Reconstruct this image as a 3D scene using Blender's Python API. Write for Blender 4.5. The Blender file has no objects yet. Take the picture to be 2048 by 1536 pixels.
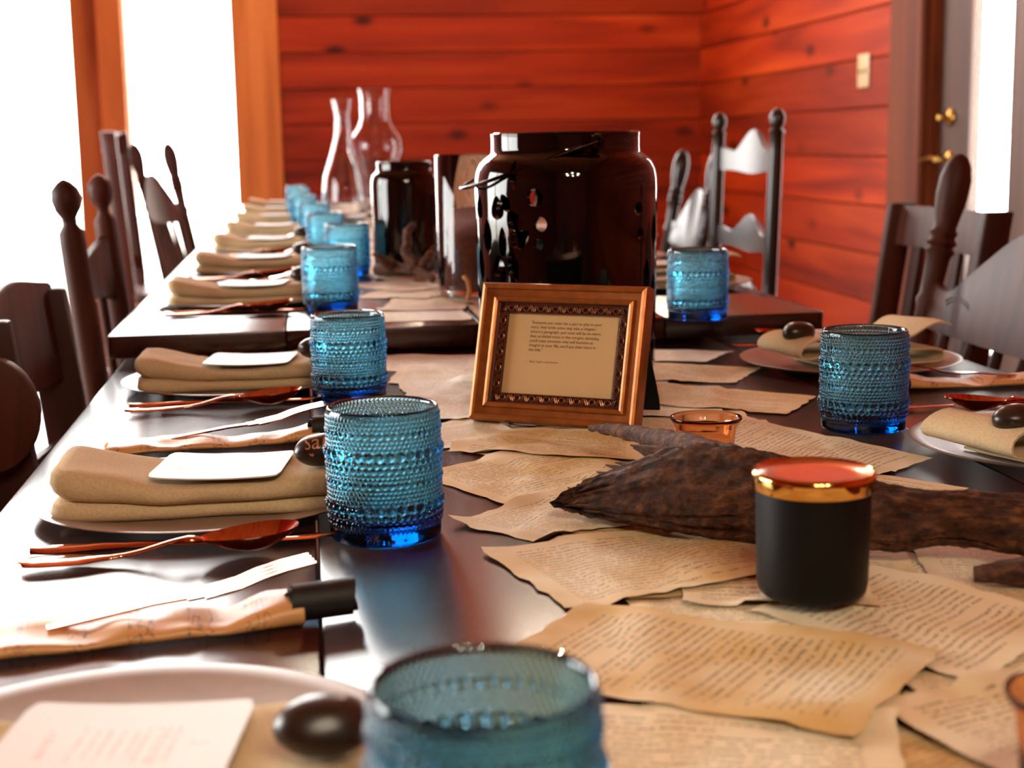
import bpy, bmesh, math, random
import numpy as np
from mathutils import Vector, Matrix, noise

random.seed(7)
SC = bpy.context.scene
COL = SC.collection
PI = math.pi

# ------------------------------------------------------------------ camera
YAW, PITCH, ROLL = math.radians(8.0), math.atan(483 / 2900.0), math.radians(1.0)
fw = Vector((math.sin(YAW) * math.cos(PITCH), math.cos(YAW) * math.cos(PITCH), -math.sin(PITCH)))
rt = Vector((math.cos(YAW), -math.sin(YAW), 0))
up = rt.cross(fw)
r2 = rt * math.cos(ROLL) - up * math.sin(ROLL)
u2 = up * math.cos(ROLL) + rt * math.sin(ROLL)
cam_d = bpy.data.cameras.new('camera')
cam = bpy.data.objects.new('camera', cam_d)
COL.objects.link(cam)
M = Matrix((r2, u2, -fw)).transposed().to_4x4()
M.translation = Vector((0, 0, 1.03))
cam.matrix_world = M
cam_d.sensor_width = 36.0
cam_d.lens = 36.0 * 2900 / 2048
cam_d.clip_start = 0.02
cam_d.dof.use_dof = True
cam_d.dof.focus_distance = 1.22
cam_d.dof.aperture_fstop = 8.0
SC.camera = cam

# ------------------------------------------------------------------ world, daylight portals, exposure
world = bpy.data.worlds.new('overcast_sky')
SC.world = world
world.use_nodes = True
wbg = world.node_tree.nodes['Background']
wbg.inputs[0].default_value = (1.0, 0.985, 0.95, 1)
wbg.inputs[1].default_value = 28.0
SC.view_settings.view_transform = 'Standard'
SC.view_settings.look = 'None'
SC.view_settings.gamma = 1.0
SC.view_settings.use_curve_mapping = False
SC.view_settings.exposure = -0.65
SC.cycles.sample_clamp_indirect = 8.0
SC.cycles.max_bounces = 10
SC.cycles.diffuse_bounces = 3
SC.cycles.glossy_bounces = 4
SC.cycles.transmission_bounces = 9
SC.cycles.transparent_max_bounces = 12
SC.cycles.blur_glossy = 0.6
SC.cycles.adaptive_threshold = 0.025

YB, XR, XL, YF, ZC, ZW = 8.02, 2.23, -2.6, -5.6, 4.5, 4.2


def portal(loc, rot, sx, sy):
    l = bpy.data.lights.new('window_daylight', 'AREA')
    l.shape = 'RECTANGLE'
    l.size, l.size_y = sx, sy
    l.cycles.is_portal = True
    o = bpy.data.objects.new('window_daylight', l)
    o.location, o.rotation_euler = loc, rot
    COL.objects.link(o)


portal((-1.42, YB + 0.06, 1.0), (-PI / 2, 0, 0), 2.2, 1.9)
portal((-1.3, YB + 0.06, 3.1), (-PI / 2, 0, 0), 2.6, 2.1)
portal((XL - 0.06, 2.6, 1.13), (0, -PI / 2, 0), 1.75, 2.2)
portal((XR + 0.06, 4.615, 1.2), (0, PI / 2, 0), 1.9, 0.3)


# ------------------------------------------------------------------ materials
def lin(r, g, b):
    f = lambda c: (c / 255 / 12.92) if c <= 10 else ((c / 255 + 0.055) / 1.055) ** 2.4
    return (f(r), f(g), f(b), 1)


def new_mat(name):
    m = bpy.data.materials.new(name)
    m.use_nodes = True
    nt = m.node_tree
    return m, nt, nt.nodes['Principled BSDF']


def N(nt, kind, **kw):
    n = nt.nodes.new(kind)
    for k, v in kw.items():
        setattr(n, k, v)
    return n


def mathn(nt, op, a, b=None, c=None):
    n = N(nt, 'ShaderNodeMath', operation=op)
    for i, v in enumerate((a, b, c)):
        if v is None:
            continue
        if isinstance(v, (int, float)):
            n.inputs[i].default_value = v
        else:
            nt.links.new(v, n.inputs[i])
    return n.outputs[0]


def ramp(nt, fac, stops):
    r = N(nt, 'ShaderNodeValToRGB')
    nt.links.new(fac, r.inputs[0])
    el = r.color_ramp.elements
    while len(el) < len(stops):
        el.new(0.5)
    for e, (p, c) in zip(el, stops):
        e.position, e.color = p, c
    return r.outputs[0]


def bump(nt, h, bsdf, strength=0.3, dist=0.002):
    b = N(nt, 'ShaderNodeBump')
    b.inputs['Strength'].default_value = strength
    b.inputs['Distance'].default_value = dist
    nt.links.new(h, b.inputs['Height'])
    nt.links.new(b.outputs[0], bsdf.inputs['Normal'])


def plain(name, col, rough=0.5, metal=0.0, spec=0.5, nscale=0, namp=0.15, bumpst=0, coat=0):
    m, nt, b = new_mat(name)
    b.inputs['Roughness'].default_value = rough
    b.inputs['Metallic'].default_value = metal
    b.inputs['Specular IOR Level'].default_value = spec
    b.inputs['Coat Weight'].default_value = coat
    if nscale:
        tc = N(nt, 'ShaderNodeTexCoord')
        nz = N(nt, 'ShaderNodeTexNoise')
        nz.inputs['Scale'].default_value = nscale
        nz.inputs['Detail'].default_value = 4
        nt.links.new(tc.outputs['Object'], nz.inputs['Vector'])
        c1 = tuple(min(1, c * (1 - namp)) for c in col[:3]) + (1,)
        c2 = tuple(min(1, c * (1 + namp)) for c in col[:3]) + (1,)
        nt.links.new(ramp(nt, nz.outputs[0], [(0.3, c1), (0.7, c2)]), b.inputs['Base Color'])
        if bumpst:
            bump(nt, nz.outputs[0], b, bumpst)
    else:
        b.inputs['Base Color'].default_value = col
    return m


def wood(name, dark, mid, light, rough=0.4, axis='X', scale=1.0, knots=False, coat=0.0, bst=0.15, spec=0.5):
    m, nt, b = new_mat(name)
    tc = N(nt, 'ShaderNodeTexCoord')
    oi = N(nt, 'ShaderNodeObjectInfo')
    mp = N(nt, 'ShaderNodeMapping')
    sc = {'X': (1.2, 14, 14), 'Y': (14, 1.2, 14), 'Z': (14, 14, 1.2)}[axis]
    mp.inputs['Scale'].default_value = tuple(s * scale for s in sc)
    off = N(nt, 'ShaderNodeVectorMath', operation='SCALE')
    off.inputs[0].default_value = (37, 17, 23)
    nt.links.new(oi.outputs['Random'], off.inputs['Scale'])
    add = N(nt, 'ShaderNodeVectorMath', operation='ADD')
    nt.links.new(tc.outputs['Object'], add.inputs[0])
    nt.links.new(off.outputs[0], add.inputs[1])
    nt.links.new(add.outputs[0], mp.inputs['Vector'])
    nz = N(nt, 'ShaderNodeTexNoise')
    nz.inputs['Scale'].default_value = 1.0
    nz.inputs['Detail'].default_value = 6
    nz.inputs['Distortion'].default_value = 0.6
    nt.links.new(mp.outputs[0], nz.inputs['Vector'])
    col = ramp(nt, nz.outputs[0], [(0.28, dark), (0.5, mid), (0.74, light)])
    # every board has its own tone
    hv = N(nt, 'ShaderNodeHueSaturation')
    nt.links.new(col, hv.inputs['Color'])
    nt.links.new(mathn(nt, 'MULTIPLY_ADD', oi.outputs['Random'], 0.5, 0.75), hv.inputs['Value'])
    out = hv.outputs[0]
    if knots:
        vo = N(nt, 'ShaderNodeTexVoronoi')
        vo.inputs['Scale'].default_value = 1.0
        mk = N(nt, 'ShaderNodeMapping')
        mk.inputs['Scale'].default_value = (2.6, 2.6, 5.0)
        nt.links.new(add.outputs[0], mk.inputs['Vector'])
        nt.links.new(mk.outputs[0], vo.inputs['Vector'])
        k = ramp(nt, vo.outputs['Distance'], [(0.06, (0, 0, 0, 1)), (0.2, (1, 1, 1, 1))])
        mx = N(nt, 'ShaderNodeMix', data_type='RGBA', blend_type='MIX')
        nt.links.new(k, mx.inputs[0])
        mx.inputs[6].default_value = tuple(c * 0.35 for c in dark[:3]) + (1,)
        nt.links.new(out, mx.inputs[7])
        out = mx.outputs[2]
    nt.links.new(out, b.inputs['Base Color'])
    b.inputs['Roughness'].default_value = rough
    b.inputs['Coat Weight'].default_value = coat
    b.inputs['Coat Roughness'].default_value = 0.15
    b.inputs['Specular IOR Level'].default_value = spec
    bump(nt, nz.outputs[0], b, bst, 0.002)
    return m


def pane_mat(name, tint=(1, 1, 1, 1)):
    m = bpy.data.materials.new(name)
    m.use_nodes = True
    nt = m.node_tree
    nt.nodes.clear()
    out = N(nt, 'ShaderNodeOutputMaterial')
    mix = N(nt, 'ShaderNodeMixShader')
    tr = N(nt, 'ShaderNodeBsdfTransparent')
    tr.inputs[0].default_value = tint
    gl = N(nt, 'ShaderNodeBsdfGlossy')
    gl.inputs['Roughness'].default_value = 0.02
    lw = N(nt, 'ShaderNodeLayerWeight')
    lw.inputs['Blend'].default_value = 0.5
    fac = mathn(nt, 'MULTIPLY_ADD', mathn(nt, 'POWER', lw.outputs['Facing'], 5.0), 0.9, 0.04)
    nt.links.new(fac, mix.inputs[0])
    nt.links.new(tr.outputs[0], mix.inputs[1])
    nt.links.new(gl.outputs[0], mix.inputs[2])
    nt.links.new(mix.outputs[0], out.inputs[0])
    return m


def glass_mat(name, sigma=None, color=(1, 1, 1, 1), rough=0.0):
    m = bpy.data.materials.new(name)
    m.use_nodes = True
    nt = m.node_tree
    nt.nodes.clear()
    out = N(nt, 'ShaderNodeOutputMaterial')
    g = N(nt, 'ShaderNodeBsdfGlass')
    g.inputs['IOR'].default_value = 1.5
    g.inputs['Roughness'].default_value = rough
    g.inputs['Color'].default_value = color
    nt.links.new(g.outputs[0], out.inputs['Surface'])
    if sigma:
        v = N(nt, 'ShaderNodeVolumeAbsorption')
        d = max(sigma)
        v.inputs['Density'].default_value = d
        v.inputs['Color'].default_value = tuple(1 - s / d for s in sigma) + (1,)
        nt.links.new(v.outputs[0], out.inputs['Volume'])
    return m


def paper_mat(name, base, stain, ink, lines=30, script=False):
    """Printed paper: ink lines come from the UV, stains from noise."""
    m, nt, b = new_mat(name)
    uv = N(nt, 'ShaderNodeUVMap')
    oi = N(nt, 'ShaderNodeObjectInfo')
    sep = N(nt, 'ShaderNodeSeparateXYZ')
    nt.links.new(uv.outputs[0], sep.inputs[0])
    u, v = sep.outputs[0], sep.outputs[1]
    rnd = mathn(nt, 'MULTIPLY', oi.outputs['Random'], 91.7)
    vn = mathn(nt, 'MULTIPLY', v, lines)
    row = mathn(nt, 'FLOOR', vn)
    fr = mathn(nt, 'FRACT', vn)
    band = mathn(nt, 'LESS_THAN', mathn(nt, 'ABSOLUTE', mathn(nt, 'SUBTRACT', fr, 0.5)), 0.19)
    cmb = N(nt, 'ShaderNodeCombineXYZ')
    nt.links.new(mathn(nt, 'MULTIPLY', u, 40), cmb.inputs[0])
    nt.links.new(mathn(nt, 'MULTIPLY', row, 3.7), cmb.inputs[1])
    nt.links.new(rnd, cmb.inputs[2])
    nz = N(nt, 'ShaderNodeTexNoise')
    nz.inputs['Scale'].default_value = 1.0
    nz.inputs['Detail'].default_value = 1
    nt.links.new(cmb.outputs[0], nz.inputs['Vector'])
    wordm = mathn(nt, 'GREATER_THAN', nz.outputs[0], 0.41)
    cm2 = N(nt, 'ShaderNodeCombineXYZ')
    nt.links.new(mathn(nt, 'MULTIPLY', u, 210), cm2.inputs[0])
    nt.links.new(mathn(nt, 'MULTIPLY', vn, 3.0), cm2.inputs[1])
    nt.links.new(rnd, cm2.inputs[2])
    n2 = N(nt, 'ShaderNodeTexNoise')
    n2.inputs['Scale'].default_value = 1.0
    nt.links.new(cm2.outputs[0], n2.inputs['Vector'])
    letter = ramp(nt, n2.outputs[0], [(0.38, (0, 0, 0, 1)), (0.56, (1, 1, 1, 1))])
    # margins and ragged line ends
    wn = N(nt, 'ShaderNodeTexWhiteNoise', noise_dimensions='2D')
    c3 = N(nt, 'ShaderNodeCombineXYZ')
    nt.links.new(row, c3.inputs[0])
    nt.links.new(rnd, c3.inputs[1])
    nt.links.new(c3.outputs[0], wn.inputs['Vector'])
    short = mathn(nt, 'GREATER_THAN', wn.outputs['Value'], 0.86)
    umax = mathn(nt, 'SUBTRACT', 0.9, mathn(nt, 'MULTIPLY', short, 0.4))
    mask = mathn(nt, 'MULTIPLY', mathn(nt, 'GREATER_THAN', u, 0.1), mathn(nt, 'LESS_THAN', u, umax))
    mask = mathn(nt, 'MULTIPLY', mask, mathn(nt, 'GREATER_THAN', v, 0.08))
    mask = mathn(nt, 'MULTIPLY', mask, mathn(nt, 'LESS_THAN', v, 0.93))
    inkf = mathn(nt, 'MULTIPLY', mathn(nt, 'MULTIPLY', mathn(nt, 'MULTIPLY', band, wordm), letter), mask)
    inkf = mathn(nt, 'MULTIPLY', inkf, 0.72)
    tc = N(nt, 'ShaderNodeTexCoord')
    ad = N(nt, 'ShaderNodeVectorMath', operation='ADD')
    nt.links.new(tc.outputs['Object'], ad.inputs[0])
    c4 = N(nt, 'ShaderNodeCombineXYZ')
    nt.links.new(rnd, c4.inputs[0])
    nt.links.new(c4.outputs[0], ad.inputs[1])
    n3 = N(nt, 'ShaderNodeTexNoise')
    n3.inputs['Scale'].default_value = 14
    n3.inputs['Detail'].default_value = 5
    nt.links.new(ad.outputs[0], n3.inputs['Vector'])
    edge = mathn(nt, 'MULTIPLY', mathn(nt, 'MULTIPLY', u, mathn(nt, 'SUBTRACT', 1, u)), mathn(nt, 'MULTIPLY', v, mathn(nt, 'SUBTRACT', 1, v)))
    st = mathn(nt, 'ADD', n3.outputs[0], mathn(nt, 'MULTIPLY', mathn(nt, 'SUBTRACT', oi.outputs['Random'], 0.5), 0.28))
    pc = ramp(nt, st, [(0.36, base), (0.72, stain)])
    mx = N(nt, 'ShaderNodeMix', data_type='RGBA')
    nt.links.new(inkf, mx.inputs[0])
    nt.links.new(pc, mx.inputs[6])
    mx.inputs[7].default_value = ink
    nt.links.new(mx.outputs[2], b.inputs['Base Color'])
    b.inputs['Roughness'].default_value = 0.55
    b.inputs['Specular IOR Level'].default_value = 0.3
    return m


MT = {}
MT['wall'] = wood('red_orange_pine', lin(112, 28, 6), lin(166, 50, 10), lin(196, 76, 20), 0.5, 'X', 0.6, True, 0.0, 0.15, 0.3)
MT['wall_side'] = wood('red_orange_pine_side', lin(112, 28, 6), lin(166, 50, 10), lin(196, 76, 20), 0.5, 'Y', 0.6, True, 0.0, 0.15, 0.3)
MT['post'] = wood('amber_pine_post', lin(160, 88, 36), lin(200, 126, 62), lin(216, 146, 80), 0.5, 'Z', 0.6, False, 0.0, 0.15, 0.3)
MT['casing'] = wood('brown_door_casing', lin(84, 36, 12), lin(118, 54, 22), lin(138, 70, 30), 0.6, 'Z', 0.6, False, 0.0, 0.15, 0.3)
MT['doorwood'] = wood('dark_door_wood', lin(52, 30, 18), lin(84, 52, 34), lin(110, 74, 52), 0.4, 'Z', 0.6)
MT['floor'] = wood('brown_floorboard', lin(60, 30, 16), lin(100, 54, 28), lin(130, 76, 42), 0.28, 'Y', 0.5, False, 0.2)
MT['ceil'] = wood('ceiling_board', lin(150, 80, 40), lin(190, 112, 60), lin(210, 136, 80), 0.6, 'Y', 0.5)
MT['table'] = wood('espresso_table', lin(34, 12, 7), lin(58, 22, 12), lin(76, 32, 18), 0.225, 'Y', 1.2, False, 0.0, 0.04, 0.6)
MT['table2'] = wood('espresso_table_far', lin(30, 12, 8), lin(50, 22, 14), lin(66, 31, 20), 0.24, 'Y', 1.2, False, 0.0, 0.04, 0.6)
MT['chair'] = wood('dark_brown_chair', lin(38, 18, 12), lin(66, 32, 22), lin(88, 46, 32), 0.5, 'Z', 1.5, False, 0.0, 0.08, 0.18)
MT['chair_black'] = wood('blackish_chair', lin(20, 12, 9), lin(34, 20, 15), lin(48, 30, 22), 0.3, 'Z', 1.5, False, 0.0, 0.08, 0.6)
MT['chair_red'] = wood('mahogany_chair', lin(52, 18, 12), lin(84, 34, 22), lin(104, 48, 32), 0.34, 'Z', 1.5)
MT['pane'] = pane_mat('window_glass')
MT['blue'] = glass_mat('aqua_blue_glass', (170.0, 46.0, 22.0), (0.94, 0.98, 1.0, 1))
MT['clear'] = glass_mat('clear_glass', None, (0.99, 0.995, 0.995, 1))
MT['amber'] = glass_mat('amber_glass', (30.0, 170.0, 330.0), (1.0, 0.93, 0.86, 1))
MT['smoke'] = glass_mat('pale_grey_glass', None, (0.95, 0.96, 0.97, 1))
MT['plate'] = plain('taupe_stoneware', lin(150, 126, 108), 0.33, 0, 0.5, 60, 0.08)
MT['napkin'] = plain('oatmeal_linen', lin(206, 182, 142), 0.9, 0, 0.2, 420, 0.1, 0.25)
MT['card'] = plain('ivory_card', lin(206, 197, 186), 0.5, 0, 0.5, 40, 0.02)
MT['script_paint'] = plain('copper_paint', lin(206, 138, 92), 0.4, 0.3)
MT['foil'] = plain('rose_foil', lin(176, 112, 88), 0.4, 0.4)
MT['copper'] = plain('rose_copper', lin(216, 150, 122), 0.08, 1.0, 0.5)
MT['gold'] = plain('polished_gold', lin(226, 176, 96), 0.1, 1.0)
MT['lidtop'] = plain('copper_lid', lin(226, 176, 146), 0.24, 1.0)
MT['blackmatte'] = plain('matte_black', lin(9, 9, 8), 0.5, 0, 0.22)
MT['ceramic'] = plain('gloss_black_ceramic', lin(9, 6, 5), 0.05, 0, 0.5)
MT['wire'] = plain('dark_wire', lin(40, 24, 18), 0.2, 1.0)
MT['stone'] = plain('dark_river_stone', lin(46, 34, 26), 0.3, 0, 0.5, 60, 0.25)
MT['framegold'] = plain('antique_gold_frame', lin(154, 88, 36), 0.34, 0.55, 0.5, 90, 0.2, 0.1)
MT['frameband'] = plain('oxblood_band', lin(52, 18, 12), 0.35, 0.2, 0.5)
MT['frameorn'] = plain('worn_bronze_ornament', lin(150, 96, 62), 0.32, 0.8, 0.5)
MT['mat'] = plain('cream_print', lin(212, 176, 124), 0.7, 0, 0.2, 30, 0.03)
MT['ink'] = plain('brown_ink', lin(92, 66, 40), 0.7, 0, 0.2)
MT['black'] = plain('black_felt', lin(12, 11, 10), 0.85, 0, 0.2)
MT['ribbon'] = plain('black_ribbon', lin(20, 20, 19), 0.55, 0, 0.4, 300, 0.2, 0.2)
MT['kraft'] = plain('kraft_paper', lin(214, 160, 100), 0.45, 0, 0.4, 25, 0.08)
MT['leafgreen'] = plain('pale_green_leaf', lin(140, 170, 140), 0.5)
MT['brass'] = plain('aged_brass', lin(176, 132, 66), 0.28, 1.0)
MT['cream'] = plain('cream_plastic', lin(226, 206, 160), 0.4)
MT['beans'] = plain('dark_brown_beans', lin(104, 50, 32), 0.55, 0, 0.4, 240, 0.5, 0.4)
MT['terrace'] = plain('pale_concrete', lin(200, 196, 186), 0.8, 0, 0.3, 3, 0.08)
MT['page'] = paper_mat('printed_page', lin(228, 213, 178), lin(204, 166, 98), lin(72, 54, 38), 37)
MT['page_short'] = paper_mat('printed_page_turned', lin(228, 213, 178), lin(204, 166, 98), lin(72, 54, 38), 25)
MT['page_lit'] = paper_mat('printed_page_lit', lin(232, 222, 202), lin(214, 188, 146), lin(90, 72, 54), 34)  # paler copy of the page: glare on the farther sheets put into the colour


def drift_mat():
    m, nt, b = new_mat('weathered_driftwood')
    tc = N(nt, 'ShaderNodeTexCoord')
    mp = N(nt, 'ShaderNodeMapping')
    mp.inputs['Scale'].default_value = (26, 60, 60)
    nt.links.new(tc.outputs['Object'], mp.inputs['Vector'])
    nz = N(nt, 'ShaderNodeTexNoise')
    nz.inputs['Scale'].default_value = 2.2
    nz.inputs['Detail'].default_value = 9
    nz.inputs['Roughness'].default_value = 0.7
    nt.links.new(mp.outputs[0], nz.inputs['Vector'])
    nt.links.new(ramp(nt, nz.outputs[0], [(0.32, lin(30, 13, 7)), (0.5, lin(86, 48, 26)), (0.7, lin(150, 98, 60))]), b.inputs['Base Color'])
    b.inputs['Roughness'].default_value = 0.6
    b.inputs['Specular IOR Level'].default_value = 0.35
    bump(nt, nz.outputs[0], b, 1.0, 0.006)
    return m


MT['drift'] = drift_mat()


def script_mat():
    """kraft paper with loose handwriting strokes (flat print)"""
    m, nt, b = new_mat('kraft_with_handwriting')
    uv = N(nt, 'ShaderNodeUVMap')
    mp = N(nt, 'ShaderNodeMapping')
    mp.inputs['Scale'].default_value = (30, 7, 1)
    nt.links.new(uv.outputs[0], mp.inputs['Vector'])
    nz = N(nt, 'ShaderNodeTexNoise')
    nz.inputs['Scale'].default_value = 1.0
    nz.inputs['Detail'].default_value = 2
    nt.links.new(mp.outputs[0], nz.inputs['Vector'])
    line = mathn(nt, 'LESS_THAN', mathn(nt, 'ABSOLUTE', mathn(nt, 'SUBTRACT', nz.outputs[0], 0.5)), 0.016)
    sep = N(nt, 'ShaderNodeSeparateXYZ')
    nt.links.new(uv.outputs[0], sep.inputs[0])
    w = mathn(nt, 'GREATER_THAN', mathn(nt, 'SINE', mathn(nt, 'MULTIPLY', sep.outputs[0], 38)), 0.15)
    f = mathn(nt, 'MULTIPLY', mathn(nt, 'MULTIPLY', line, w), 0.85)
    mx = N(nt, 'ShaderNodeMix', data_type='RGBA')
    nt.links.new(f, mx.inputs[0])
    mx.inputs[6].default_value = lin(214, 160, 100)
    mx.inputs[7].default_value = lin(60, 34, 18)
    nt.links.new(mx.outputs[2], b.inputs['Base Color'])
    b.inputs['Roughness'].default_value = 0.42
    return m


MT['script'] = script_mat()


# ------------------------------------------------------------------ mesh helpers
def mesh(name, v, f, smooth=True, angle=40):
    me = bpy.data.meshes.new(name)
    me.from_pydata([tuple(p) for p in v], [], f)
    me.update()
    if smooth:
        me.polygons.foreach_set('use_smooth', [True] * len(me.polygons))
        if angle:
            me.set_sharp_from_angle(angle=math.radians(angle))
    return me


def obj(name, me, mat=None, parent=None, loc=None, rot=None):
    o = bpy.data.objects.new(name, me)
    COL.objects.link(o)
    if mat is not None and me is not None and not me.materials:
        me.materials.append(MT[mat] if isinstance(mat, str) else mat)
    if parent is not None:
        o.parent = parent
    if loc is not None:
        o.location = loc
    if rot is not None:
        o.rotation_euler = rot
    return o


def tag(o, label=None, cat=None, group=None, kind=None):
    if label:
        o['label'] = label
    if cat:
        o['category'] = cat
    if group:
        o['group'] = group
    if kind:
        o['kind'] = kind
    return o


def thing(name, label, cat, loc=(0, 0, 0), rz=0.0, group=None):
    o = bpy.data.objects.new(name, None)
    o.empty_display_size = 0.05
    COL.objects.link(o)
    o.location = loc
    o.rotation_euler = (0, 0, rz)
    return tag(o, label, cat, group)


def copy_tree(o, parent=None):
    c = o.copy()
    COL.objects.link(c)
    if parent is not None:
        c.parent = parent
    for ch in list(o.children):
        copy_tree(ch, c)
    return c


def box_me(sx, sy, sz, bev=0.0, seg=2, name='box'):
    bm = bmesh.new()
    bmesh.ops.create_cube(bm, size=1)
    bmesh.ops.scale(bm, vec=(sx, sy, sz), verts=bm.verts)
    if bev > 0:
        bmesh.ops.bevel(bm, geom=bm.edges[:], offset=bev, segments=seg, profile=0.5, affect='EDGES')
    me = bpy.data.meshes.new(name)
    bm.to_mesh(me)
    bm.free()
    me.polygons.foreach_set('use_smooth', [True] * len(me.polygons))
    me.set_sharp_from_angle(angle=math.radians(35))
    return me


def lathe(prof, n=48, closed=False):
    v, f = [], []
    k = len(prof)
    for (r, z) in prof:
        for i in range(n):
            a = 2 * PI * i / n
            v.append((r * math.cos(a), r * math.sin(a), z))
    rng = k if closed else k - 1
    for j in range(rng):
        j2 = (j + 1) % k
        for i in range(n):
            i2 = (i + 1) % n
            f.append((j * n + i, j * n + i2, j2 * n + i2, j2 * n + i))
    return v, f


def tube(path, rad, n=10, cap=True):
    """a round tube along a list of points, radius per point"""
    path = [Vector(p) for p in path]
    if not hasattr(rad, '__len__'):
        rad = [rad] * len(path)
    v, f = [], []
    prev = None
    for i, p in enumerate(path):
        t = (path[min(i + 1, len(path) - 1)] - path[max(i - 1, 0)]).normalized()
        if prev is None:
            a = t.orthogonal().normalized()
        else:
            a = (prev - t * prev.dot(t)).normalized()
        prev = a
        b = t.cross(a)
        for k in range(n):
            an = 2 * PI * k / n
            v.append(p + (a * math.cos(an) + b * math.sin(an)) * rad[i])
    for i in range(len(path) - 1):
        for k in range(n):
            k2 = (k + 1) % n
            f.append((i * n + k, i * n + k2, (i + 1) * n + k2, (i + 1) * n + k))
    if cap:
        f.append(tuple(range(n))[::-1])
        f.append(tuple((len(path) - 1) * n + k for k in range(n)))
    return v, f


def rail(xs, ztop, zbot, yc, t):
    """board lofted along x: top and bottom height, centre y and thickness as functions of x (yc takes x, z)"""
    v, f = [], []
    for x in xs:
        zt, zb = ztop(x), zbot(x)
        b = min(0.004, t * 0.3)
        v += [(x, yc(x, zb) - t / 2, zb), (x, yc(x, zb) + t / 2, zb),
              (x, yc(x, zt) + t / 2, zt - b), (x, yc(x, zt) + t / 2 - b, zt),
              (x, yc(x, zt) - t / 2 + b, zt), (x, yc(x, zt) - t / 2, zt - b)]
    m = 6
    for i in range(len(xs) - 1):
        for k in range(m):
            k2 = (k + 1) % m
            f.append((i * m + k, (i + 1) * m + k, (i + 1) * m + k2, i * m + k2))
    f.append(tuple(range(m)))
    f.append(tuple((len(xs) - 1) * m + k for k in range(m))[::-1])
    return v, f


def prism(outline, z0, z1):
    n = len(outline)
    v = [(x, y, z0) for x, y in outline] + [(x, y, z1) for x, y in outline]
    f = [tuple(range(n))[::-1], tuple(range(n, 2 * n))]
    for i in range(n):
        j = (i + 1) % n
        f.append((i, j, n + j, n + i))
    return v, f


def bevelled(v, f, bev, seg=2):
    bm = bmesh.new()
    vs = [bm.verts.new(p) for p in v]
    for q in f:
        bm.faces.new([vs[i] for i in q])
    bmesh.ops.recalc_face_normals(bm, faces=bm.faces[:])
    ed = [e for e in bm.edges if len(e.link_faces) == 2 and e.calc_face_angle(0) > 0.9]
    bmesh.ops.bevel(bm, geom=ed, offset=bev, segments=seg, profile=0.5, affect='EDGES')
    me = bpy.data.meshes.new('bevelled')
    bm.to_mesh(me)
    bm.free()
    me.polygons.foreach_set('use_smooth', [True] * len(me.polygons))
    me.set_sharp_from_angle(angle=math.radians(35))
    return me


def fix_normals(me):
    bm = bmesh.new()
    bm.from_mesh(me)
    bmesh.ops.recalc_face_normals(bm, faces=bm.faces[:])
    bm.to_mesh(me)
    bm.free()
    return me


def linspace(a, b, n):
    return [a + (b - a) * i / (n - 1) for i in range(n)]


def box(name, lo, hi, mat, parent=None, bev=0.0, seg=1):
    s = [hi[i] - lo[i] for i in range(3)]
    c = [(hi[i] + lo[i]) / 2 for i in range(3)]
    return obj(name, box_me(s[0], s[1], s[2], bev, seg), mat, parent, c)


ORD = ['first', 'second', 'third', 'fourth', 'fifth', 'sixth', 'seventh', 'eighth', 'ninth', 'tenth', 'eleventh']

# ------------------------------------------------------------------ the room
def S(o):
    o['kind'] = 'structure'
    return o


floor = S(box('floor', (XL - 0.2, YF - 0.2, -0.12), (XR + 0.2, YB + 0.14, -0.022), 'doorwood'))
FL = (YB - YF + 0.1) / 2
fb = box_me(0.148, FL - 0.004, 0.02, 0.002, 1, 'floorboard')
for i in range(33):
    for j in range(2):
        x = XL + 0.075 + i * 0.15
        if x > XR:
            continue
        obj('floorboard', fb, 'floor', floor, None).location = (x - floor.location.x, YF + FL / 2 + j * FL - floor.location.y, -0.012 - floor.location.z)
ceiling = S(box('ceiling', (XL - 0.2, YF - 0.2, ZC), (XR + 0.2, YB + 0.2, ZC + 0.1), 'ceil'))


def clad(wall, axis, a0, a1, z0, z1, face, mat, ph=0.19):
    """horizontal boards nailed on a wall, each its own piece"""
    me = None
    n = int(math.ceil((z1 - z0) / ph))
    for i in range(n):
        h = min(ph, z1 - z0 - i * ph) - 0.006
        if h < 0.02:
            continue
        if axis == 'X':
            if me is None or abs(h - ph + 0.006) > 1e-4:
                me = box_me(a1 - a0, 0.02, h, 0.004, 1, 'plank')
            loc = ((a0 + a1) / 2, face, z0 + i * ph + ph / 2)
        else:
            if me is None or abs(h - ph + 0.006) > 1e-4:
                me = box_me(0.02, a1 - a0, h, 0.004, 1, 'plank')
            loc = (face, (a0 + a1) / 2, z0 + i * ph + ph / 2)
        o = obj('plank', me, mat, wall)
        o.location = Vector(loc) - wall.location


wall_back = S(box('wall_back', (-0.1, YB, 0), (XR + 0.2, YB + 0.12, 1.95), 'casing'))
clad(wall_back, 'X', -0.1, XR - 0.001, 0.0, 1.95, YB - 0.01, 'wall')
wbu = S(box('wall_back_upper', (0.02, YB, 1.95), (XR + 0.2, YB + 0.12, ZC), 'casing'))
clad(wbu, 'X', 0.02, XR - 0.001, 1.95, ZC, YB - 0.01, 'wall')
wbh = S(box('wall_back_header', (XL - 0.2, YB, ZW), (0.02, YB + 0.12, ZC), 'wall'))
wall_right = S(box('wall_right', (XR, 5.0, 0), (XR + 0.12, YB, ZC), 'casing'))
clad(wall_right, 'Y', 5.3, YB - 0.021, 0.0, ZC, XR - 0.01, 'wall_side')
w2 = S(box('wall_right_front', (XR, YF, 0), (XR + 0.12, 4.2, ZC), 'casing'))
clad(w2, 'Y', YF, 3.95, 0.0, ZC, XR - 0.01, 'wall_side')
S(box('wall_right_header', (XR, 4.2, 2.15), (XR + 0.12, 5.0, ZC), 'wall_side'))
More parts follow.
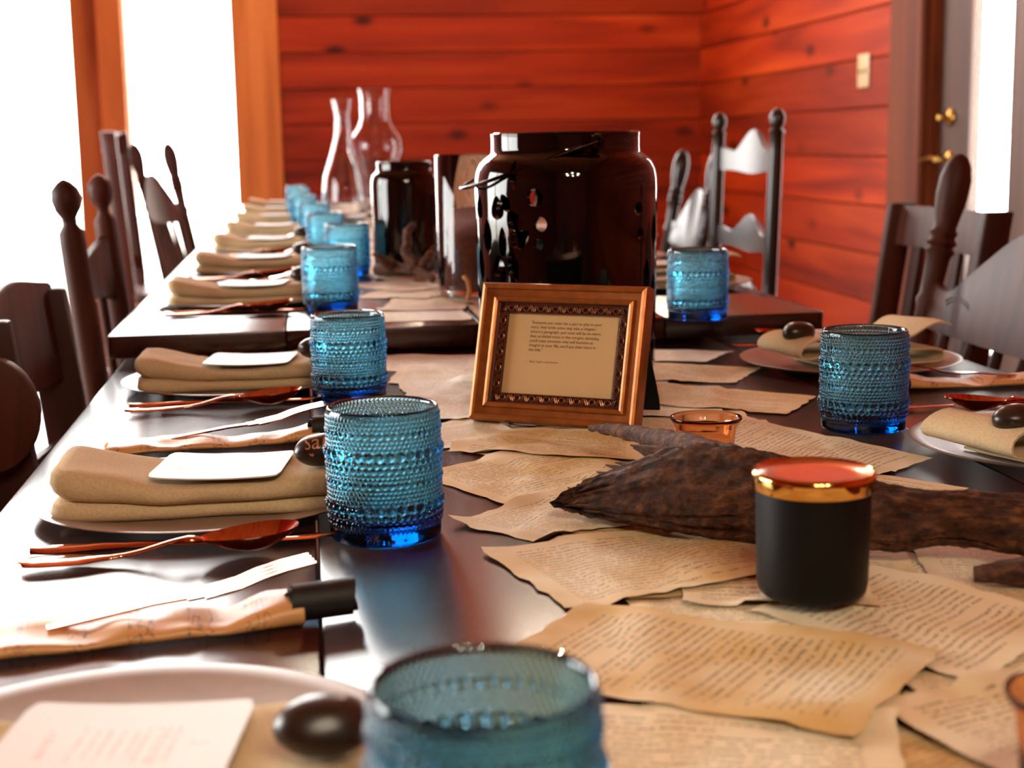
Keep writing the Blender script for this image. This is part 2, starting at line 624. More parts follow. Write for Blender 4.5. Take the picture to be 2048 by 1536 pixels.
wall_front = S(box('wall_front', (XL - 0.2, YF - 0.12, 0), (XR + 0.2, YF, ZC), 'wall'))
# left wall with a tall window outside the frame
wl = S(box('wall_left', (XL - 0.12, YF, 0), (XL, YB, 0.25), 'wall_side'))
S(box('wall_left_header', (XL - 0.12, YF, 2.0), (XL, YB, ZC), 'wall_side'))
for a, b in ((YF, 1.5), (3.7, YB)):
    S(box('wall_left_pier', (XL - 0.12, a, 0.25), (XL, b, 2.0), 'wall_side'))
for i, (a, b) in enumerate(((1.5, 3.7),)):
    w = S(box('window_%d' % (i + 4), (XL - 0.07, a, 0.25), (XL - 0.05, a + 0.06, 2.0), 'post'))
    for lo, hi in (((XL - 0.07, b - 0.06, 0.25), (XL - 0.05, b, 2.0)), ((XL - 0.07, (a + b) / 2 - 0.03, 0.25), (XL - 0.05, (a + b) / 2 + 0.03, 2.0))):
        o = box('window_frame', lo, hi, 'post', w)
        o.location -= w.location
    for lo, hi in (((XL - 0.062, a + 0.06, 0.25), (XL - 0.058, (a + b) / 2 - 0.03, 2.0)), ((XL - 0.062, (a + b) / 2 + 0.03, 0.25), (XL - 0.058, b - 0.06, 2.0))):
        o = box('pane', lo, hi, 'pane', w)
        o.location -= w.location
# glazed part of the back wall: posts and big panes
t1 = S(box('trim_1', (-0.345, YB - 0.05, 0), (-0.1, YB + 0.12, 1.95), 'post', None, 0.006))
t2 = S(box('trim_2', (-1.17, YB - 0.03, 0), (-0.89, YB + 0.12, 1.95), 'post', None, 0.006))
o = box('face_board', (-1.03, YB - 0.07, 0), (-0.9, YB - 0.03, 1.95), 'post', t2, 0.006)
o.location -= t2.location
t3 = S(box('trim_3', (-2.62, YB - 0.03, 0), (-2.44, YB + 0.12, 1.95), 'post', None, 0.006))
t4 = S(box('trim_4', (-1.86, YB - 0.02, 0), (-1.74, YB + 0.1, 1.95), 'post', None, 0.006))
for i, (a, b) in enumerate(((-0.89, -0.345), (-1.74, -1.17), (-2.44, -1.86))):
    w = S(box('window_%d' % (i + 1), (a, YB + 0.02, 0.0), (b, YB + 0.06, 0.1), 'post'))
    o = box('pane', (a, YB + 0.036, 0.1), (b, YB + 0.042, 1.95), 'pane', w)
    o.location -= w.location
S(box('trim_8', (XL, YB - 0.03, 1.95), (0.02, YB + 0.12, 2.06), 'post', None, 0.006))
w = S(box('window_6', (XL, YB + 0.02, ZW - 0.06), (0.02, YB + 0.06, ZW), 'post'))
for a, b in ((XL, -1.31), (-1.27, -0.02)):
    o = box('pane', (a, YB + 0.036, 2.06), (b, YB + 0.042, ZW - 0.06), 'pane', w)
    o.location -= w.location
for a in (-1.31, -0.02):
    o = box('mullion', (a, YB + 0.02, 2.06), (a + 0.04, YB + 0.06, ZW - 0.06), 'post', w)
    o.location -= w.location
# door in the right wall
cas = S(box('trim_5', (XR - 0.035, 5.02, 0), (XR + 0.02, 5.31, 2.2), 'casing', None, 0.008))
S(box('trim_6', (XR - 0.035, 3.93, 0), (XR + 0.02, 4.19, 2.2), 'casing', None, 0.008))
S(box('trim_7', (XR - 0.035, 3.93, 2.15), (XR + 0.02, 5.31, 2.3), 'casing', None, 0.008))
dr = S(box('door_1', (XR + 0.03, 4.76, 0), (XR + 0.075, 5.0, 2.14), 'doorwood', None, 0.004))


def dpart(name, lo, hi, mat, bev=0.003):
    o = box(name, lo, hi, mat, dr, bev)
    o.location -= dr.location
    return o


dpart('stile', (XR + 0.03, 4.21, 0), (XR + 0.075, 4.47, 2.14), 'doorwood')
dpart('rail', (XR + 0.03, 4.47, 0), (XR + 0.075, 4.76, 0.3), 'doorwood')
dpart('rail', (XR + 0.03, 4.47, 2.0), (XR + 0.075, 4.76, 2.14), 'doorwood')
dpart('pane', (XR + 0.05, 4.47, 0.3), (XR + 0.055, 4.76, 2.0), 'pane', 0)
hv, hf = lathe([(0, 0), (0.03, 0), (0.032, 0.006), (0.026, 0.012), (0.012, 0.016), (0.012, 0.05), (0, 0.052)], 24)
for z, nm in ((0.945, 'handle_rose'), (1.09, 'deadbolt')):
    o = obj(nm, mesh(nm, hv, hf), 'brass', dr)
    o.location = Vector((XR + 0.03, 4.9, z)) - dr.location
    o.rotation_euler = (0, -PI / 2, 0)
lv, lf = tube([(0, 0, 0), (0, 0.03, 0.004), (0, 0.08, 0.0), (0, 0.125, -0.006)], [0.01, 0.011, 0.009, 0.008], 12)
o = obj('lever_handle', mesh('lever', lv, lf), 'brass', dr)
o.location = Vector((XR - 0.02, 4.9, 0.945)) - dr.location
# light switch
sw = thing('light_switch', 'cream light switch plate on the orange right-hand wall', 'switch', (XR - 0.021, 5.58, 1.22))
obj('cover_plate', box_me(0.008, 0.115, 0.13, 0.003), 'cream', sw, (-0.004, 0, 0.065))
for dy in (-0.025, 0.025):
    obj('toggle', box_me(0.014, 0.01, 0.024, 0.002), 'cream', sw, (-0.012, dy, 0.065))
# outside
tag(box('terrace', (-12, YB + 0.14, -0.12), (9, 24, -0.03), 'terrace'), kind='structure')
tag(box('terrace_side', (-12, YF, -0.12), (XL - 0.2, YB + 0.14, -0.03), 'terrace'), kind='structure')

# ------------------------------------------------------------------ tables
TZ, FZ = 0.75, 0.787


def rounded_board(x0, x1, y0, y1, r, corners):
    pts = []
    for (cx, cy, a0, key) in ((x1, y1, 0, 'ne'), (x0, y1, 90, 'nw'), (x0, y0, 180, 'sw'), (x1, y0, 270, 'se')):
        if key in corners:
            ox = cx - r if 'e' in key else cx + r
            oy = cy - r if 'n' in key else cy + r
            for k in range(7):
                a = math.radians(a0 + 15 * k)
                pts.append((ox + r * math.cos(a), oy + r * math.sin(a)))
        else:
            pts.append((cx, cy))
    return pts


def make_table(name, label, xs, y0, y1, ztop, mat, legs, rr=0.05, overhang=(0.12, 0.12), near_over=0.12):
    t = thing(name, label, 'table', (0, 0, 0))
    th = 0.03
    for i in range(len(xs) - 1):
        a, b = xs[i] + 0.0009, xs[i + 1] - 0.0009
        cs = []
        if i == 0:
            cs = ['nw', 'sw']
        if i == len(xs) - 2:
            cs = ['ne', 'se']
        v, f = prism(rounded_board(a, b, y0, y1, rr, cs), ztop - th, ztop)
        obj('tabletop_board', bevelled(v, f, 0.0018, 2), mat, t)
    ya, yb = y0 + near_over, y1 - overhang[1]
    xa, xb = xs[0] + 0.09, xs[-1] - 0.09
    for lo, hi in (((xa, ya, ztop - th - 0.09), (xa + 0.022, yb, ztop - th)), ((xb - 0.022, ya, ztop - th - 0.09), (xb, yb, ztop - th)),
                   ((xa, ya, ztop - th - 0.09), (xb, ya + 0.022, ztop - th)), ((xa, yb - 0.022, ztop - th - 0.09), (xb, yb, ztop - th))):
        box('apron', lo, hi, mat, t, 0.002)
    zl = ztop - th
    lv, lf = lathe([(0, 0), (0.02, 0), (0.026, 0.03), (0.022, 0.05), (0.03, 0.12), (0.036, 0.3), (0.03, 0.45), (0.036, 0.48), (0.036, 0.5), (0.04, 0.52), (0.04, zl), (0, zl)], 20)
    me = mesh('leg', lv, lf)
    for x in (xa + 0.05, xb - 0.05):
        for y in (ya + 0.05, yb - 0.05):
            obj('leg', me, mat, t, (x, y, 0))
    return t


make_table('dining_table', 'dark brown dining table nearest the camera, carrying the picture frame', [-0.248, 0.0, 0.285, 0.57, 0.82], -0.35, 2.06, TZ, 'table', True, 0.06, (0.1, 0.5))
make_table('dining_table', 'slightly higher dark table butted onto the far end of the near one', [-0.265, -0.03, 0.23, 0.49, 0.723], 1.95, 4.15, FZ, 'table2', True, 0.012, (0.1, 0.1), 0.31)
make_table('dining_table', 'last dark dining table, reaching toward the back wall windows', [-0.265, -0.03, 0.23, 0.49, 0.723], 4.153, 6.35, FZ, 'table2', True, 0.012)

# ------------------------------------------------------------------ height field over the table for the paper stack
GX0, GX1, GY0, GY1, GC = -0.3, 0.9, 0.1, 6.4, 0.004
GNX, GNY = int((GX1 - GX0) / GC), int((GY1 - GY0) / GC)
HF = np.full((GNY, GNX), TZ)
HF[int((1.95 - GY0) / GC):, :] = FZ


def hgt(x, y, r=0.004):
    i0, i1 = int((x - r - GX0) / GC), int((x + r - GX0) / GC) + 1
    j0, j1 = int((y - r - GY0) / GC), int((y + r - GY0) / GC) + 1
    i0, j0 = max(i0, 0), max(j0, 0)
    if i1 <= 0 or j1 <= 0 or i0 >= GNX or j0 >= GNY:
        return TZ
    return float(HF[j0:min(j1, GNY), i0:min(i1, GNX)].max())


NU, NV = 18, 14
prng = random.Random(3)


def page(c, label, mat='page', group=None, rot=0, curl=None, tear=0.0035):
    """c: four world corners (x, y) in order; text lines run from corner 0 to corner 1 (rot turns that by quarter turns)"""
    c = [Vector(p) for p in c]
    ph = prng.random() * 50
    v, uvs = [], []
    for j in range(NV + 1):
        for i in range(NU + 1):
            s, t = i / NU, j / NV
            p = (c[0] * (1 - s) + c[1] * s) * (1 - t) + (c[3] * (1 - s) + c[2] * s) * t
            if i in (0, NU) or j in (0, NV):
                n1 = noise.noise((p.x * 90 + ph, p.y * 90, 1.3))
                n2 = noise.noise((p.x * 90, p.y * 90 + ph, 7.3))
                p = p + Vector((n1, n2)) * tear
            z = hgt(p.x, p.y, 0.006) + 0.0007 + 0.0022 * max(0, noise.noise((p.x * 16 + ph, p.y * 16, 2.0)) + 0.1)
            e = min(s, 1 - s, t, 1 - t)
            z += 0.0010 * max(0, 1 - e / 0.15) ** 2 * (0.5 + noise.noise((p.x * 25, p.y * 25, ph)))
            if curl:
                ci, amt, rad = curl
                d = (p - c[ci]).length
                if d < rad:
                    z += amt * (1 - d / rad) ** 2
            v.append((p.x, p.y, z))
            uvs.append((s, 1 - t))
    f = []
    for j in range(NV):
        for i in range(NU):
            a = j * (NU + 1) + i
            f.append((a, a + NU + 1, a + NU + 2, a + 1))
    cx = sum(p[0] for p in v) / len(v)
    cy = sum(p[1] for p in v) / len(v)
    z0 = min(p[2] for p in v)
    me = mesh('page', [(p[0] - cx, p[1] - cy, p[2] - z0) for p in v], f, True, 0)
    if me.polygons[0].normal.z < 0:
        me.flip_normals()
    ul = me.uv_layers.new(name='UVMap')
    for l in me.loops:
        s, t = uvs[l.vertex_index]
        for _ in range(rot % 4):
            s, t = t, 1 - s
        ul.data[l.index].uv = (s, t)
    o = obj('book_page', me, mat, None, (cx, cy, z0))
    tag(o, label, 'page', group or 'loose book pages laid down the middle of the tables')
    # raise the height field
    for j in range(NV * 5 + 1):
        for i in range(NU * 5 + 1):
            s, t = i / (NU * 5), j / (NV * 5)
            p = (c[0] * (1 - s) + c[1] * s) * (1 - t) + (c[3] * (1 - s) + c[2] * s) * t
            a, b = int((p.x - GX0) / GC), int((p.y - GY0) / GC)
            if 0 <= a < GNX and 0 <= b < GNY:
                jj, ii = min(int(t * NV + 0.5), NV), min(int(s * NU + 0.5), NU)
                z = v[jj * (NU + 1) + ii][2]
                cap = 0.0022
                HF[b, a] = max(HF[b, a], min(z, HF[b, a] + cap))
    return o


def rect(cx, cy, w, h, deg):
    a = math.radians(deg)
    ux, uy = Vector((math.cos(a), math.sin(a))), Vector((-math.sin(a), math.cos(a)))
    m = Vector((cx, cy))
    return [tuple(m - ux * w / 2 + uy * h / 2), tuple(m + ux * w / 2 + uy * h / 2), tuple(m + ux * w / 2 - uy * h / 2), tuple(m - ux * w / 2 - uy * h / 2)]


NUM = ORD + ['twelfth', 'thirteenth', 'fourteenth', 'fifteenth', 'sixteenth', 'seventeenth', 'eighteenth', 'nineteenth', 'twentieth']
yy, rown = 0.36, 0
while yy < 1.84:
    for xx, sd in ((0.215, 'left'), (0.335, 'right')):
        x = xx + prng.uniform(-0.02, 0.02)
        page(rect(x + (0.02 if yy < 1 else 0.03), yy + prng.uniform(-0.02, 0.02), 0.115 + prng.uniform(0, 0.02), 0.175, prng.uniform(-38, 38)),
             'half-buried book page, %s column of the near paper runner, %s row from the front' % (sd, NUM[rown]), 'page' if yy < 1.5 else 'page_lit', rot=prng.choice([0, 0, 2]))
    yy += 0.115
    rown += 1
yy, rown = 2.075, 0
while yy < 5.6:
    for xx, sd in ((0.172, 'left'), (0.295, 'middle'), (0.42, 'right')):
        if sd == 'right' and yy > 3:
            continue
        page(rect(xx + prng.uniform(-0.015, 0.015), yy + prng.uniform(-0.02, 0.02), 0.125, 0.185, prng.uniform(-30, 30) if rown else 0),
             'pale book page on the far tables, %s column, %s row from their front' % (sd, NUM[rown]), 'page_lit', rot=prng.choice([0, 0, 2]))
    yy += 0.15 if yy < 3 else 0.24
    rown += 1
PG = [
    ('S', [(0.40, 0.93), (0.53, 0.89), (0.50, 0.735), (0.375, 0.78)], 0, 'pale page under the right end of the driftwood'),
    ('C', [(0.252, 0.797), (0.36, 0.874), (0.43, 0.75), (0.329, 0.658)], 0, 'tan printed page to the right of the black candle'),
    ('D', [(0.258, 0.945), (0.35, 0.935), (0.325, 0.775), (0.215, 0.817)], 0, 'printed page with narrow text columns, under the black candle'),
    ('G', [(0.265, 0.64), (0.392, 0.69), (0.44, 0.57), (0.31, 0.51)], 0, 'blurred printed page at the lower right corner of the picture'),
    ('E', [(0.115, 0.69), (0.272, 0.630), (0.22, 0.48), (0.06, 0.54)], 0, 'blurred printed page right behind the nearest blue glass, lowest in the picture'),
    ('A', [(0.112, 0.965), (0.285, 1.0), (0.312, 0.86), (0.148, 0.83)], 0, 'printed page with a torn left tip, in front of the driftwood'),
    ('B', [(0.16, 0.837), (0.332, 0.709), (0.242, 0.605), (0.078, 0.736)], 3, 'big flat tan page with slanting text lines, front and centre'),
    ('K', [(0.10, 1.93), (0.225, 1.90), (0.20, 1.76), (0.085, 1.80)], 0, 'pale page left of the lantern, at the far end of the near table'),
    ('K2', [(0.115, 1.83), (0.245, 1.77), (0.21, 1.64), (0.09, 1.70)], 0, 'pale page left of the lantern, in front of the far table edge'),
    ('K3', [(0.10, 1.70), (0.235, 1.69), (0.24, 1.54), (0.11, 1.56)], 0, 'pale page between the second sharp blue glass and the frame'),
    ('J', [(0.082, 1.417), (0.171, 1.456), (0.205, 1.345), (0.105, 1.31)], 0, 'blank-edged page peeking out behind the nearest sharp blue glass'),
    ('J2', [(0.11, 1.60), (0.26, 1.56), (0.23, 1.42), (0.09, 1.46)], 0, 'pale page with fine text just left of the picture frame'),
    ('H', [(0.085, 1.215), (0.208, 1.303), (0.283, 1.175), (0.147, 1.089)], 0, 'page with curved text rows between blue glass and driftwood tip'),
    ('I', [(0.12, 1.30), (0.158, 1.385), (0.315, 1.335), (0.285, 1.20)], 1, 'yellowed printed page lying directly in front of the picture frame'),
    ('F', [(0.097, 1.044), (0.215, 1.136), (0.295, 1.03), (0.157, 0.980)], 0, 'printed page with an upturned left corner beside the driftwood tip'),
    ('R', [(0.432, 1.904), (0.56, 1.849), (0.500, 1.771), (0.39, 1.80)], 0, 'page under the farther right-hand blue glass'),
    ('Q', [(0.40, 1.80), (0.549, 1.701), (0.486, 1.602), (0.336, 1.66)], 0, 'page with a pointed right corner near the far right plate'),
    ('O', [(0.40, 1.62), (0.546, 1.495), (0.481, 1.403), (0.332, 1.49)], 0, 'page whose right tip nearly touches the nearer right blue glass'),
    ('N', [(0.361, 1.241), (0.517, 1.067), (0.431, 1.00), (0.288, 1.141)], 0, 'tan page behind the candle, running up to the right plate'),
    ('M', [(0.423, 1.397), (0.538, 1.178), (0.463, 1.116), (0.341, 1.293)], 1, 'printed page lying under the nearer right blue glass'),
]
for k, c, rot, lab in PG:
    vl = (Vector(c[0]) - Vector(c[3])).length if rot % 2 == 0 else (Vector(c[0]) - Vector(c[1])).length
    page(c, lab, ('page' if vl > 0.165 else 'page_short') if k not in ('J', 'J2', 'R', 'S', 'K', 'K2', 'K3') else 'page_lit', rot=rot, curl=(0, 0.007, 0.035) if k == 'F' else ((0, 0.003, 0.04) if k == 'A' else ((3, 0.004, 0.03) if k in 'CD' else None)))


# ------------------------------------------------------------------ blue hobnail tumblers
def tumbler_mesh():
    R0, H = 0.0402, 0.096
    n = 456
    seq = list('sssmsss') + list('Lmm') + list('ssms') + list('sss') + list('Lmms')
    spec = {'s': (0.0031, 76, 0.0011), 'm': (0.0044, 50, 0.0018), 'L': (0.0066, 34, 0.0030)}
    z = H - 0.0042
    rows = []
    for k in seq:
        h, cnt, d = spec[k]
        rows.append((z - h / 2, h / 2 * 1.02, cnt, d, len(rows) % 2))
        z -= h
    zmin = z
    zs = [0.0006, 0.0016, 0.003, 0.006, 0.009]
    zz = zmin - 0.0005
    zs += [q for q in (zz,) if q > 0.0095]
    # sample rows
    for (zc, rz, cnt, d, par) in rows[::-1]:
        ns = 5 if rz < 0.002 else (7 if rz < 0.003 else 9)
        for i in range(ns):
            zs.append(zc - rz + 2 * rz * (i + 0.5) / ns)
    zs += [H - 0.0036, H - 0.002, H - 0.0008]
    zs = sorted(zs)
    ang = np.arange(n) * 2 * np.pi / n
    verts = []
    prof_r = []
    for q in zs:
        base = R0 + 0.0006 * math.sin(q / H * PI)
        if q < 0.003:
            base -= 0.0022 * (1 - q / 0.003) ** 2
        if q > H - 0.0009:
            base -= 0.0006
        disp = np.zeros(n)
        for (zc, rz, cnt, d, par) in rows:
            if abs(q - zc) < rz:
                sp = 2 * np.pi / cnt
                da = ((ang + par * sp / 2) % sp) - sp / 2
                rr = min(rz, sp * R0 / 2)
                dd = (da * R0 / rr) ** 2 + ((q - zc) / rz) ** 2
                disp = np.maximum(disp, d * np.sqrt(np.clip(1 - dd, 0, 1)))
        rad = base + disp
        prof_r.append(base)
        verts += [(r * math.cos(a), r * math.sin(a), q) for r, a in zip(rad, ang)]
    nrow = len(zs)
    inner = [(R0 - 0.0009, H), (R0 - 0.0022, H - 0.0007), (R0 - 0.0030, H - 0.003), (R0 - 0.0034, H * 0.7), (R0 - 0.0038, H * 0.4), (R0 - 0.0045, 0.022), (R0 - 0.007, 0.0155), (R0 - 0.013, 0.0135), (0.012, 0.013), (0.0005, 0.013)]
    for r, q in inner:
        verts += [(r * math.cos(a), r * math.sin(a), q) for a in ang]
    tot = nrow + len(inner)
    # underside
    under = [(0.036, 0.0), (0.02, 0.0008), (0.0005, 0.001)]
    faces = []
    for j in range(tot - 1):
        for i in range(n):
            i2 = (i + 1) % n
            faces.append((j * n + i, j * n + i2, (j + 1) * n + i2, (j + 1) * n + i))
    off = len(verts)
    for r, q in under:
        verts += [(r * math.cos(a), r * math.sin(a), q) for a in ang]
    for j in range(len(under)):
        a0 = 0 if j == 0 else off + (j - 1) * n
        b0 = off + j * n
        for i in range(n):
            i2 = (i + 1) % n
            faces.append((a0 + i2, a0 + i, b0 + i, b0 + i2))
    faces.append(tuple(range((tot - 1) * n, tot * n)))
    faces.append(tuple(range(off + 2 * n, off + 3 * n))[::-1])
    me = mesh('hobnail_tumbler', verts, faces, True, 0)
    return me


TUM = tumbler_mesh()
GL = [
    (0.055, 0.476, 'blue beaded glass in the blurred foreground, nearest the camera'),
    (0.050, 1.026, 'sharp blue beaded glass beside the left plate with the inscribed stone'),
    (0.043, 1.609, 'second sharp blue beaded glass in the left row, left of the frame'),
    (0.035, 2.175, 'blue beaded glass at the front of the far table, left row'),
    (0.078, 2.73, 'blue beaded glass just behind and right of the far table front glass'),
    (0.045, 3.28, 'third blue glass of the left row on the far table'),
    (0.025, 3.86, 'fourth blue glass of the left row on the far table'),
    (0.0, 4.44, 'fifth blue glass of the left row on the far tables'),
    (-0.015, 5.02, 'sixth blurred blue glass of the left row on the far tables'),
    (-0.02, 5.60, 'farthest blue glass of the left row, toward the window'),
    (0.525, 1.311, 'dark blue beaded glass beside the right plate, nearer of the right pair'),
    (0.528, 1.920, 'lighter blue beaded glass right of the black lantern'),
    (0.405, 3.62, 'blue glass seen through the clear cylinder vase, left of two'),
    (0.47, 3.95, 'blue glass seen through the clear cylinder vase, partly behind the lantern'),
]
for i, (x, y, lab) in enumerate(GL):
    o = obj('hobnail_tumbler', TUM, 'blue', None, (x, y, hgt(x, y, 0.042) + 0.0002), (0, 0, i * 0.7))
    tag(o, lab, 'glass', 'blue beaded tumblers')


# ------------------------------------------------------------------ place settings
def plate_mesh():
    p = [(0.0, 0.0), (0.075, 0.0), (0.085, 0.002), (0.105, 0.006), (0.125, 0.0125), (0.1335, 0.0165), (0.1345, 0.0185), (0.1325, 0.0192),
         (0.122, 0.0155), (0.102, 0.0092), (0.088, 0.0065), (0.0, 0.006)]
    v, f = lathe([(max(r, 0.0004), z * 0.62) for r, z in p], 72)
    return mesh('plate', v, f, True, 60)


PLATE = plate_mesh()


def rr_ring(hx, hy, r, n):
    """rounded rectangle, n points, centred"""
    r = min(r, hx * 0.98, hy * 0.98)
    pts = []
    seg = [2 * (hy - r), PI * r / 2, 2 * (hx - r), PI * r / 2] * 2
    tot = sum(seg)
    for k in range(n):
        d = tot * k / n
        i = 0
        while d > seg[i] and i < 7:
            d -= seg[i]
            i += 1
        q, loc = i // 2, i % 2
        cs = [(hx, 0), (0, hy), (-hx, 0), (0, -hy)]
        if loc == 0:
            st = [(hx, -(hy - r)), (hx - r, hy), (-hx, hy - r), (-(hx - r), -hy)][q]
            dr = [(0, 1), (-1, 0), (0, -1), (1, 0)][q]
            pts.append((st[0] + dr[0] * d, st[1] + dr[1] * d))
        else:
            cc = [(hx - r, hy - r), (-(hx - r), hy - r), (-(hx - r), -(hy - r)), (hx - r, -(hy - r))][q]
            a = q * PI / 2 + d / r
            pts.append((cc[0] + r * math.cos(a), cc[1] + r * math.sin(a)))
    return pts


def napkin_mesh(L, W, seed, puff=0.012, h=0.031):
    """folded linen: two soft layers with a crease, dipping in the middle; long side along x"""
    n = 132
    v, f = [], []
    h1 = h * 0.42
    prof = [(0.007, 0.0), (0.002, 0.0025), (0.0, h1 * 0.45), (0.001, h1 * 0.8), (0.005, h1 * 0.97), (0.0105, h1 * 1.0),
            (0.0055, h1 * 1.06), (0.0012, h1 + (h - h1) * 0.25), (0.0, h1 + (h - h1) * 0.5), (0.0012, h1 + (h - h1) * 0.78), (0.005, h * 0.96),
            (0.012, h)]
    ins = [0.02, 0.028, 0.036, 0.044, W / 2 - 0.002]
    prof += [(i, h) for i in ins]
    for k, (o, z) in enumerate(prof):
        up_ = z > h1 * 1.03
        ring = rr_ring(L / 2 - min(o, L / 2 - 0.004), W / 2 - min(o, W / 2 - 0.0008), 0.012, n)
        for (x, y) in ring:
            t = z / h
            # the window-side end is thicker, the middle sags
            e = (-x / (L / 2))
            g = 1.0 + (puff / h) * max(0, e - 0.25) ** 1.2 * 1.6 - 0.20 * math.exp(-(x / (L * 0.30)) ** 2) * t
            z2 = z * g + 0.0018 * t * noise.noise((x * 26 + seed, y * 26, z * 40))
            dx = 0.003 * noise.noise((y * 30, z * 90, seed + 4)) if abs(x) > L * 0.4 else 0
            dy = 0.0035 * noise.noise((x * 22, z * 60, seed + 9)) + (0.004 * math.sin(x * 14 + seed) if up_ else 0.0015)
            v.append((x + dx, y + dy * (1 if o < 0.02 else 0.4), max(z2, 0)))
    m = len(prof)
    for j in range(m - 1):
        for i in range(n):
            i2 = (i + 1) % n
            f.append((j * n + i, j * n + i2, (j + 1) * n + i2, (j + 1) * n + i))
    # close the spine and the bottom
    t0 = (m - 1) * n
    f.append(tuple(range(t0, t0 + n)))
    f.append(tuple(range(n))[::-1])
    return fix_normals(mesh('napkin', v, f, True, 70))


def sheet_napkin_mesh(seed, L=0.205, D=0.1):
    """napkin folded in a loose S: section in x-z, swept along y, open loops face the ends"""
    sec = []

    def arc(cx, cz, rx, rz, a0, a1, n):
        for i in range(n):
            a = math.radians(a0 + (a1 - a0) * i / (n - 1))
            sec.append((cx + rx * math.cos(a), cz + rz * math.sin(a)))
    a, b = -L / 2, L / 2
    for x in linspace(b - 0.05, a + 0.012, 14):
        sec.append((x, 0.003))
    arc(a + 0.012, 0.0105, 0.010, 0.0075, 270, 90, 8)
    for x in linspace(a + 0.018, b - 0.03, 14):
        sec.append((x, 0.0182 + 0.0015 * math.sin((x - a) * 30)))
    for i in range(12):
        t = math.radians(-100 + 210 * i / 11)
        sec.append((b - 0.022 + 0.022 * math.cos(t), 0.0285 + 0.0105 * math.sin(t) - 0.004 * math.cos(t)))
    for x in linspace(b - 0.036, a + 0.05, 12):
        sec.append((x, 0.0365 - 0.007 * math.exp(-((x - 0.01) / (L * 0.26)) ** 2)))
    for i in range(8):
        t = i / 7
        sec.append((a + 0.045 - 0.05 * t, 0.0368 + 0.014 * math.sin(t * PI * 0.72)))
    m = len(sec)
    ny = 13
    th = 0.0022
    v, f = [], []
    for j in range(ny):
        y = -D / 2 + D * j / (ny - 1)
        for side in (0, 1):
            for i, (x, z) in enumerate(sec):
                p0, p1 = sec[max(i - 1, 0)], sec[min(i + 1, m - 1)]
                tx, tz = p1[0] - p0[0], p1[1] - p0[1]
                l = math.hypot(tx, tz) or 1
                nx, nz = -tz / l, tx / l
                s = (side - 0.5) * th
                w = 0.0035 * noise.noise((x * 18 + seed, y * 22, z * 60))
                lift = 0.004 * (i / m) * noise.noise((y * 16 + seed, x * 9, 3.3))
                v.append((x + nx * s + 0.004 * noise.noise((y * 20, i * 0.15, seed)), y + w, max(z + nz * s + lift, 0.0)))
    for j in range(ny - 1):
        a0, b0 = j * 2 * m, (j + 1) * 2 * m
        for i in range(m - 1):
            f.append((a0 + i, a0 + i + 1, b0 + i + 1, b0 + i))
            f.append((a0 + m + i + 1, a0 + m + i, b0 + m + i, b0 + m + i + 1))
        f.append((a0, b0, b0 + m, a0 + m))
        f.append((a0 + m - 1, a0 + 2 * m - 1, b0 + 2 * m - 1, b0 + m - 1))
    for j in (0, ny - 1):
        a0 = j * 2 * m
        for i in range(m - 1):
            q = (a0 + i, a0 + m + i, a0 + m + i + 1, a0 + i + 1)
            f.append(q if j == 0 else q[::-1])
    return fix_normals(mesh('napkin', v, f, True, 60))


def spoon_mesh():
    """x: handle end at -0.1, bowl tip at +0.09; lying on z=0"""
    v, f = [], []
    st = []
    for x in linspace(-0.1, 0.022, 26):
        t = (x + 0.1) / 0.122
        w = 0.0105 * math.exp(-((x + 0.086) / 0.022) ** 2) + 0.0070 * math.exp(-((x + 0.06) / 0.016) ** 2) + 0.0026 + 0.003 * math.exp(-((x - 0.014) / 0.006) ** 2)
        w *= min(1, ((x + 0.1005) / 0.006) ** 0.5 + 0.25)
        zc = 0.004 + 0.010 * math.exp(-((x - 0.012) / 0.03) ** 2) + 0.0015 * (1 - t)
        hh = 0.0016 + 0.001 * math.exp(-((x - 0.014) / 0.006) ** 2)
        st.append((x, w, zc, hh))
    m = 12
    for (x, w, zc, hh) in st:
        for k in range(m):
            a = 2 * PI * k / m
            orn = 1 + (0.25 * abs(math.sin(x * 420)) if x < -0.045 else 0)
            v.append((x, w * math.cos(a), zc + hh * orn * math.sin(a)))
    for i in range(len(st) - 1):
        for k in range(m):
            k2 = (k + 1) % m
            f.append((i * m + k, i * m + k2, (i + 1) * m + k2, (i + 1) * m + k))
    f.append(tuple(range(m))[::-1])
    f.append(tuple((len(st) - 1) * m + k for k in range(m)))
    return fix_normals(mesh('spoon_handle', v, f, True, 60))


def bowl_mesh():
    """spoon bowl: egg outline x 0..0.068, concave, tip rising"""
    v, f = [], []
    nr, na = 8, 36
    for side in (0, 1):
        for j in range(nr + 1):
            r = j / nr
            for i in range(na):
                a = 2 * PI * i / na
                cx = 0.034 + 0.034 * math.cos(a) * r
                wy = 0.0205 * math.sin(a) * r * (1 + 0.16 * math.cos(a))
                z = 0.0028 + 0.0105 * (r ** 2.2) + (0.0012 if side == 0 else 0) + (cx / 0.068) * 0.006 * r
                v.append((cx, wy, z))
    def idx(s, j, i):
        return s * (nr + 1) * na + j * na + (i % na)
    for s in (0, 1):
        for j in range(nr):
            for i in range(na):
                q = (idx(s, j, i), idx(s, j + 1, i), idx(s, j + 1, i + 1), idx(s, j, i + 1))
                f.append(q if s == 0 else q[::-1])
    for i in range(na):
        f.append((idx(0, nr, i), idx(1, nr, i), idx(1, nr, i + 1), idx(0, nr, i + 1)))
    return mesh('spoon_bowl', v, f, True, 60)


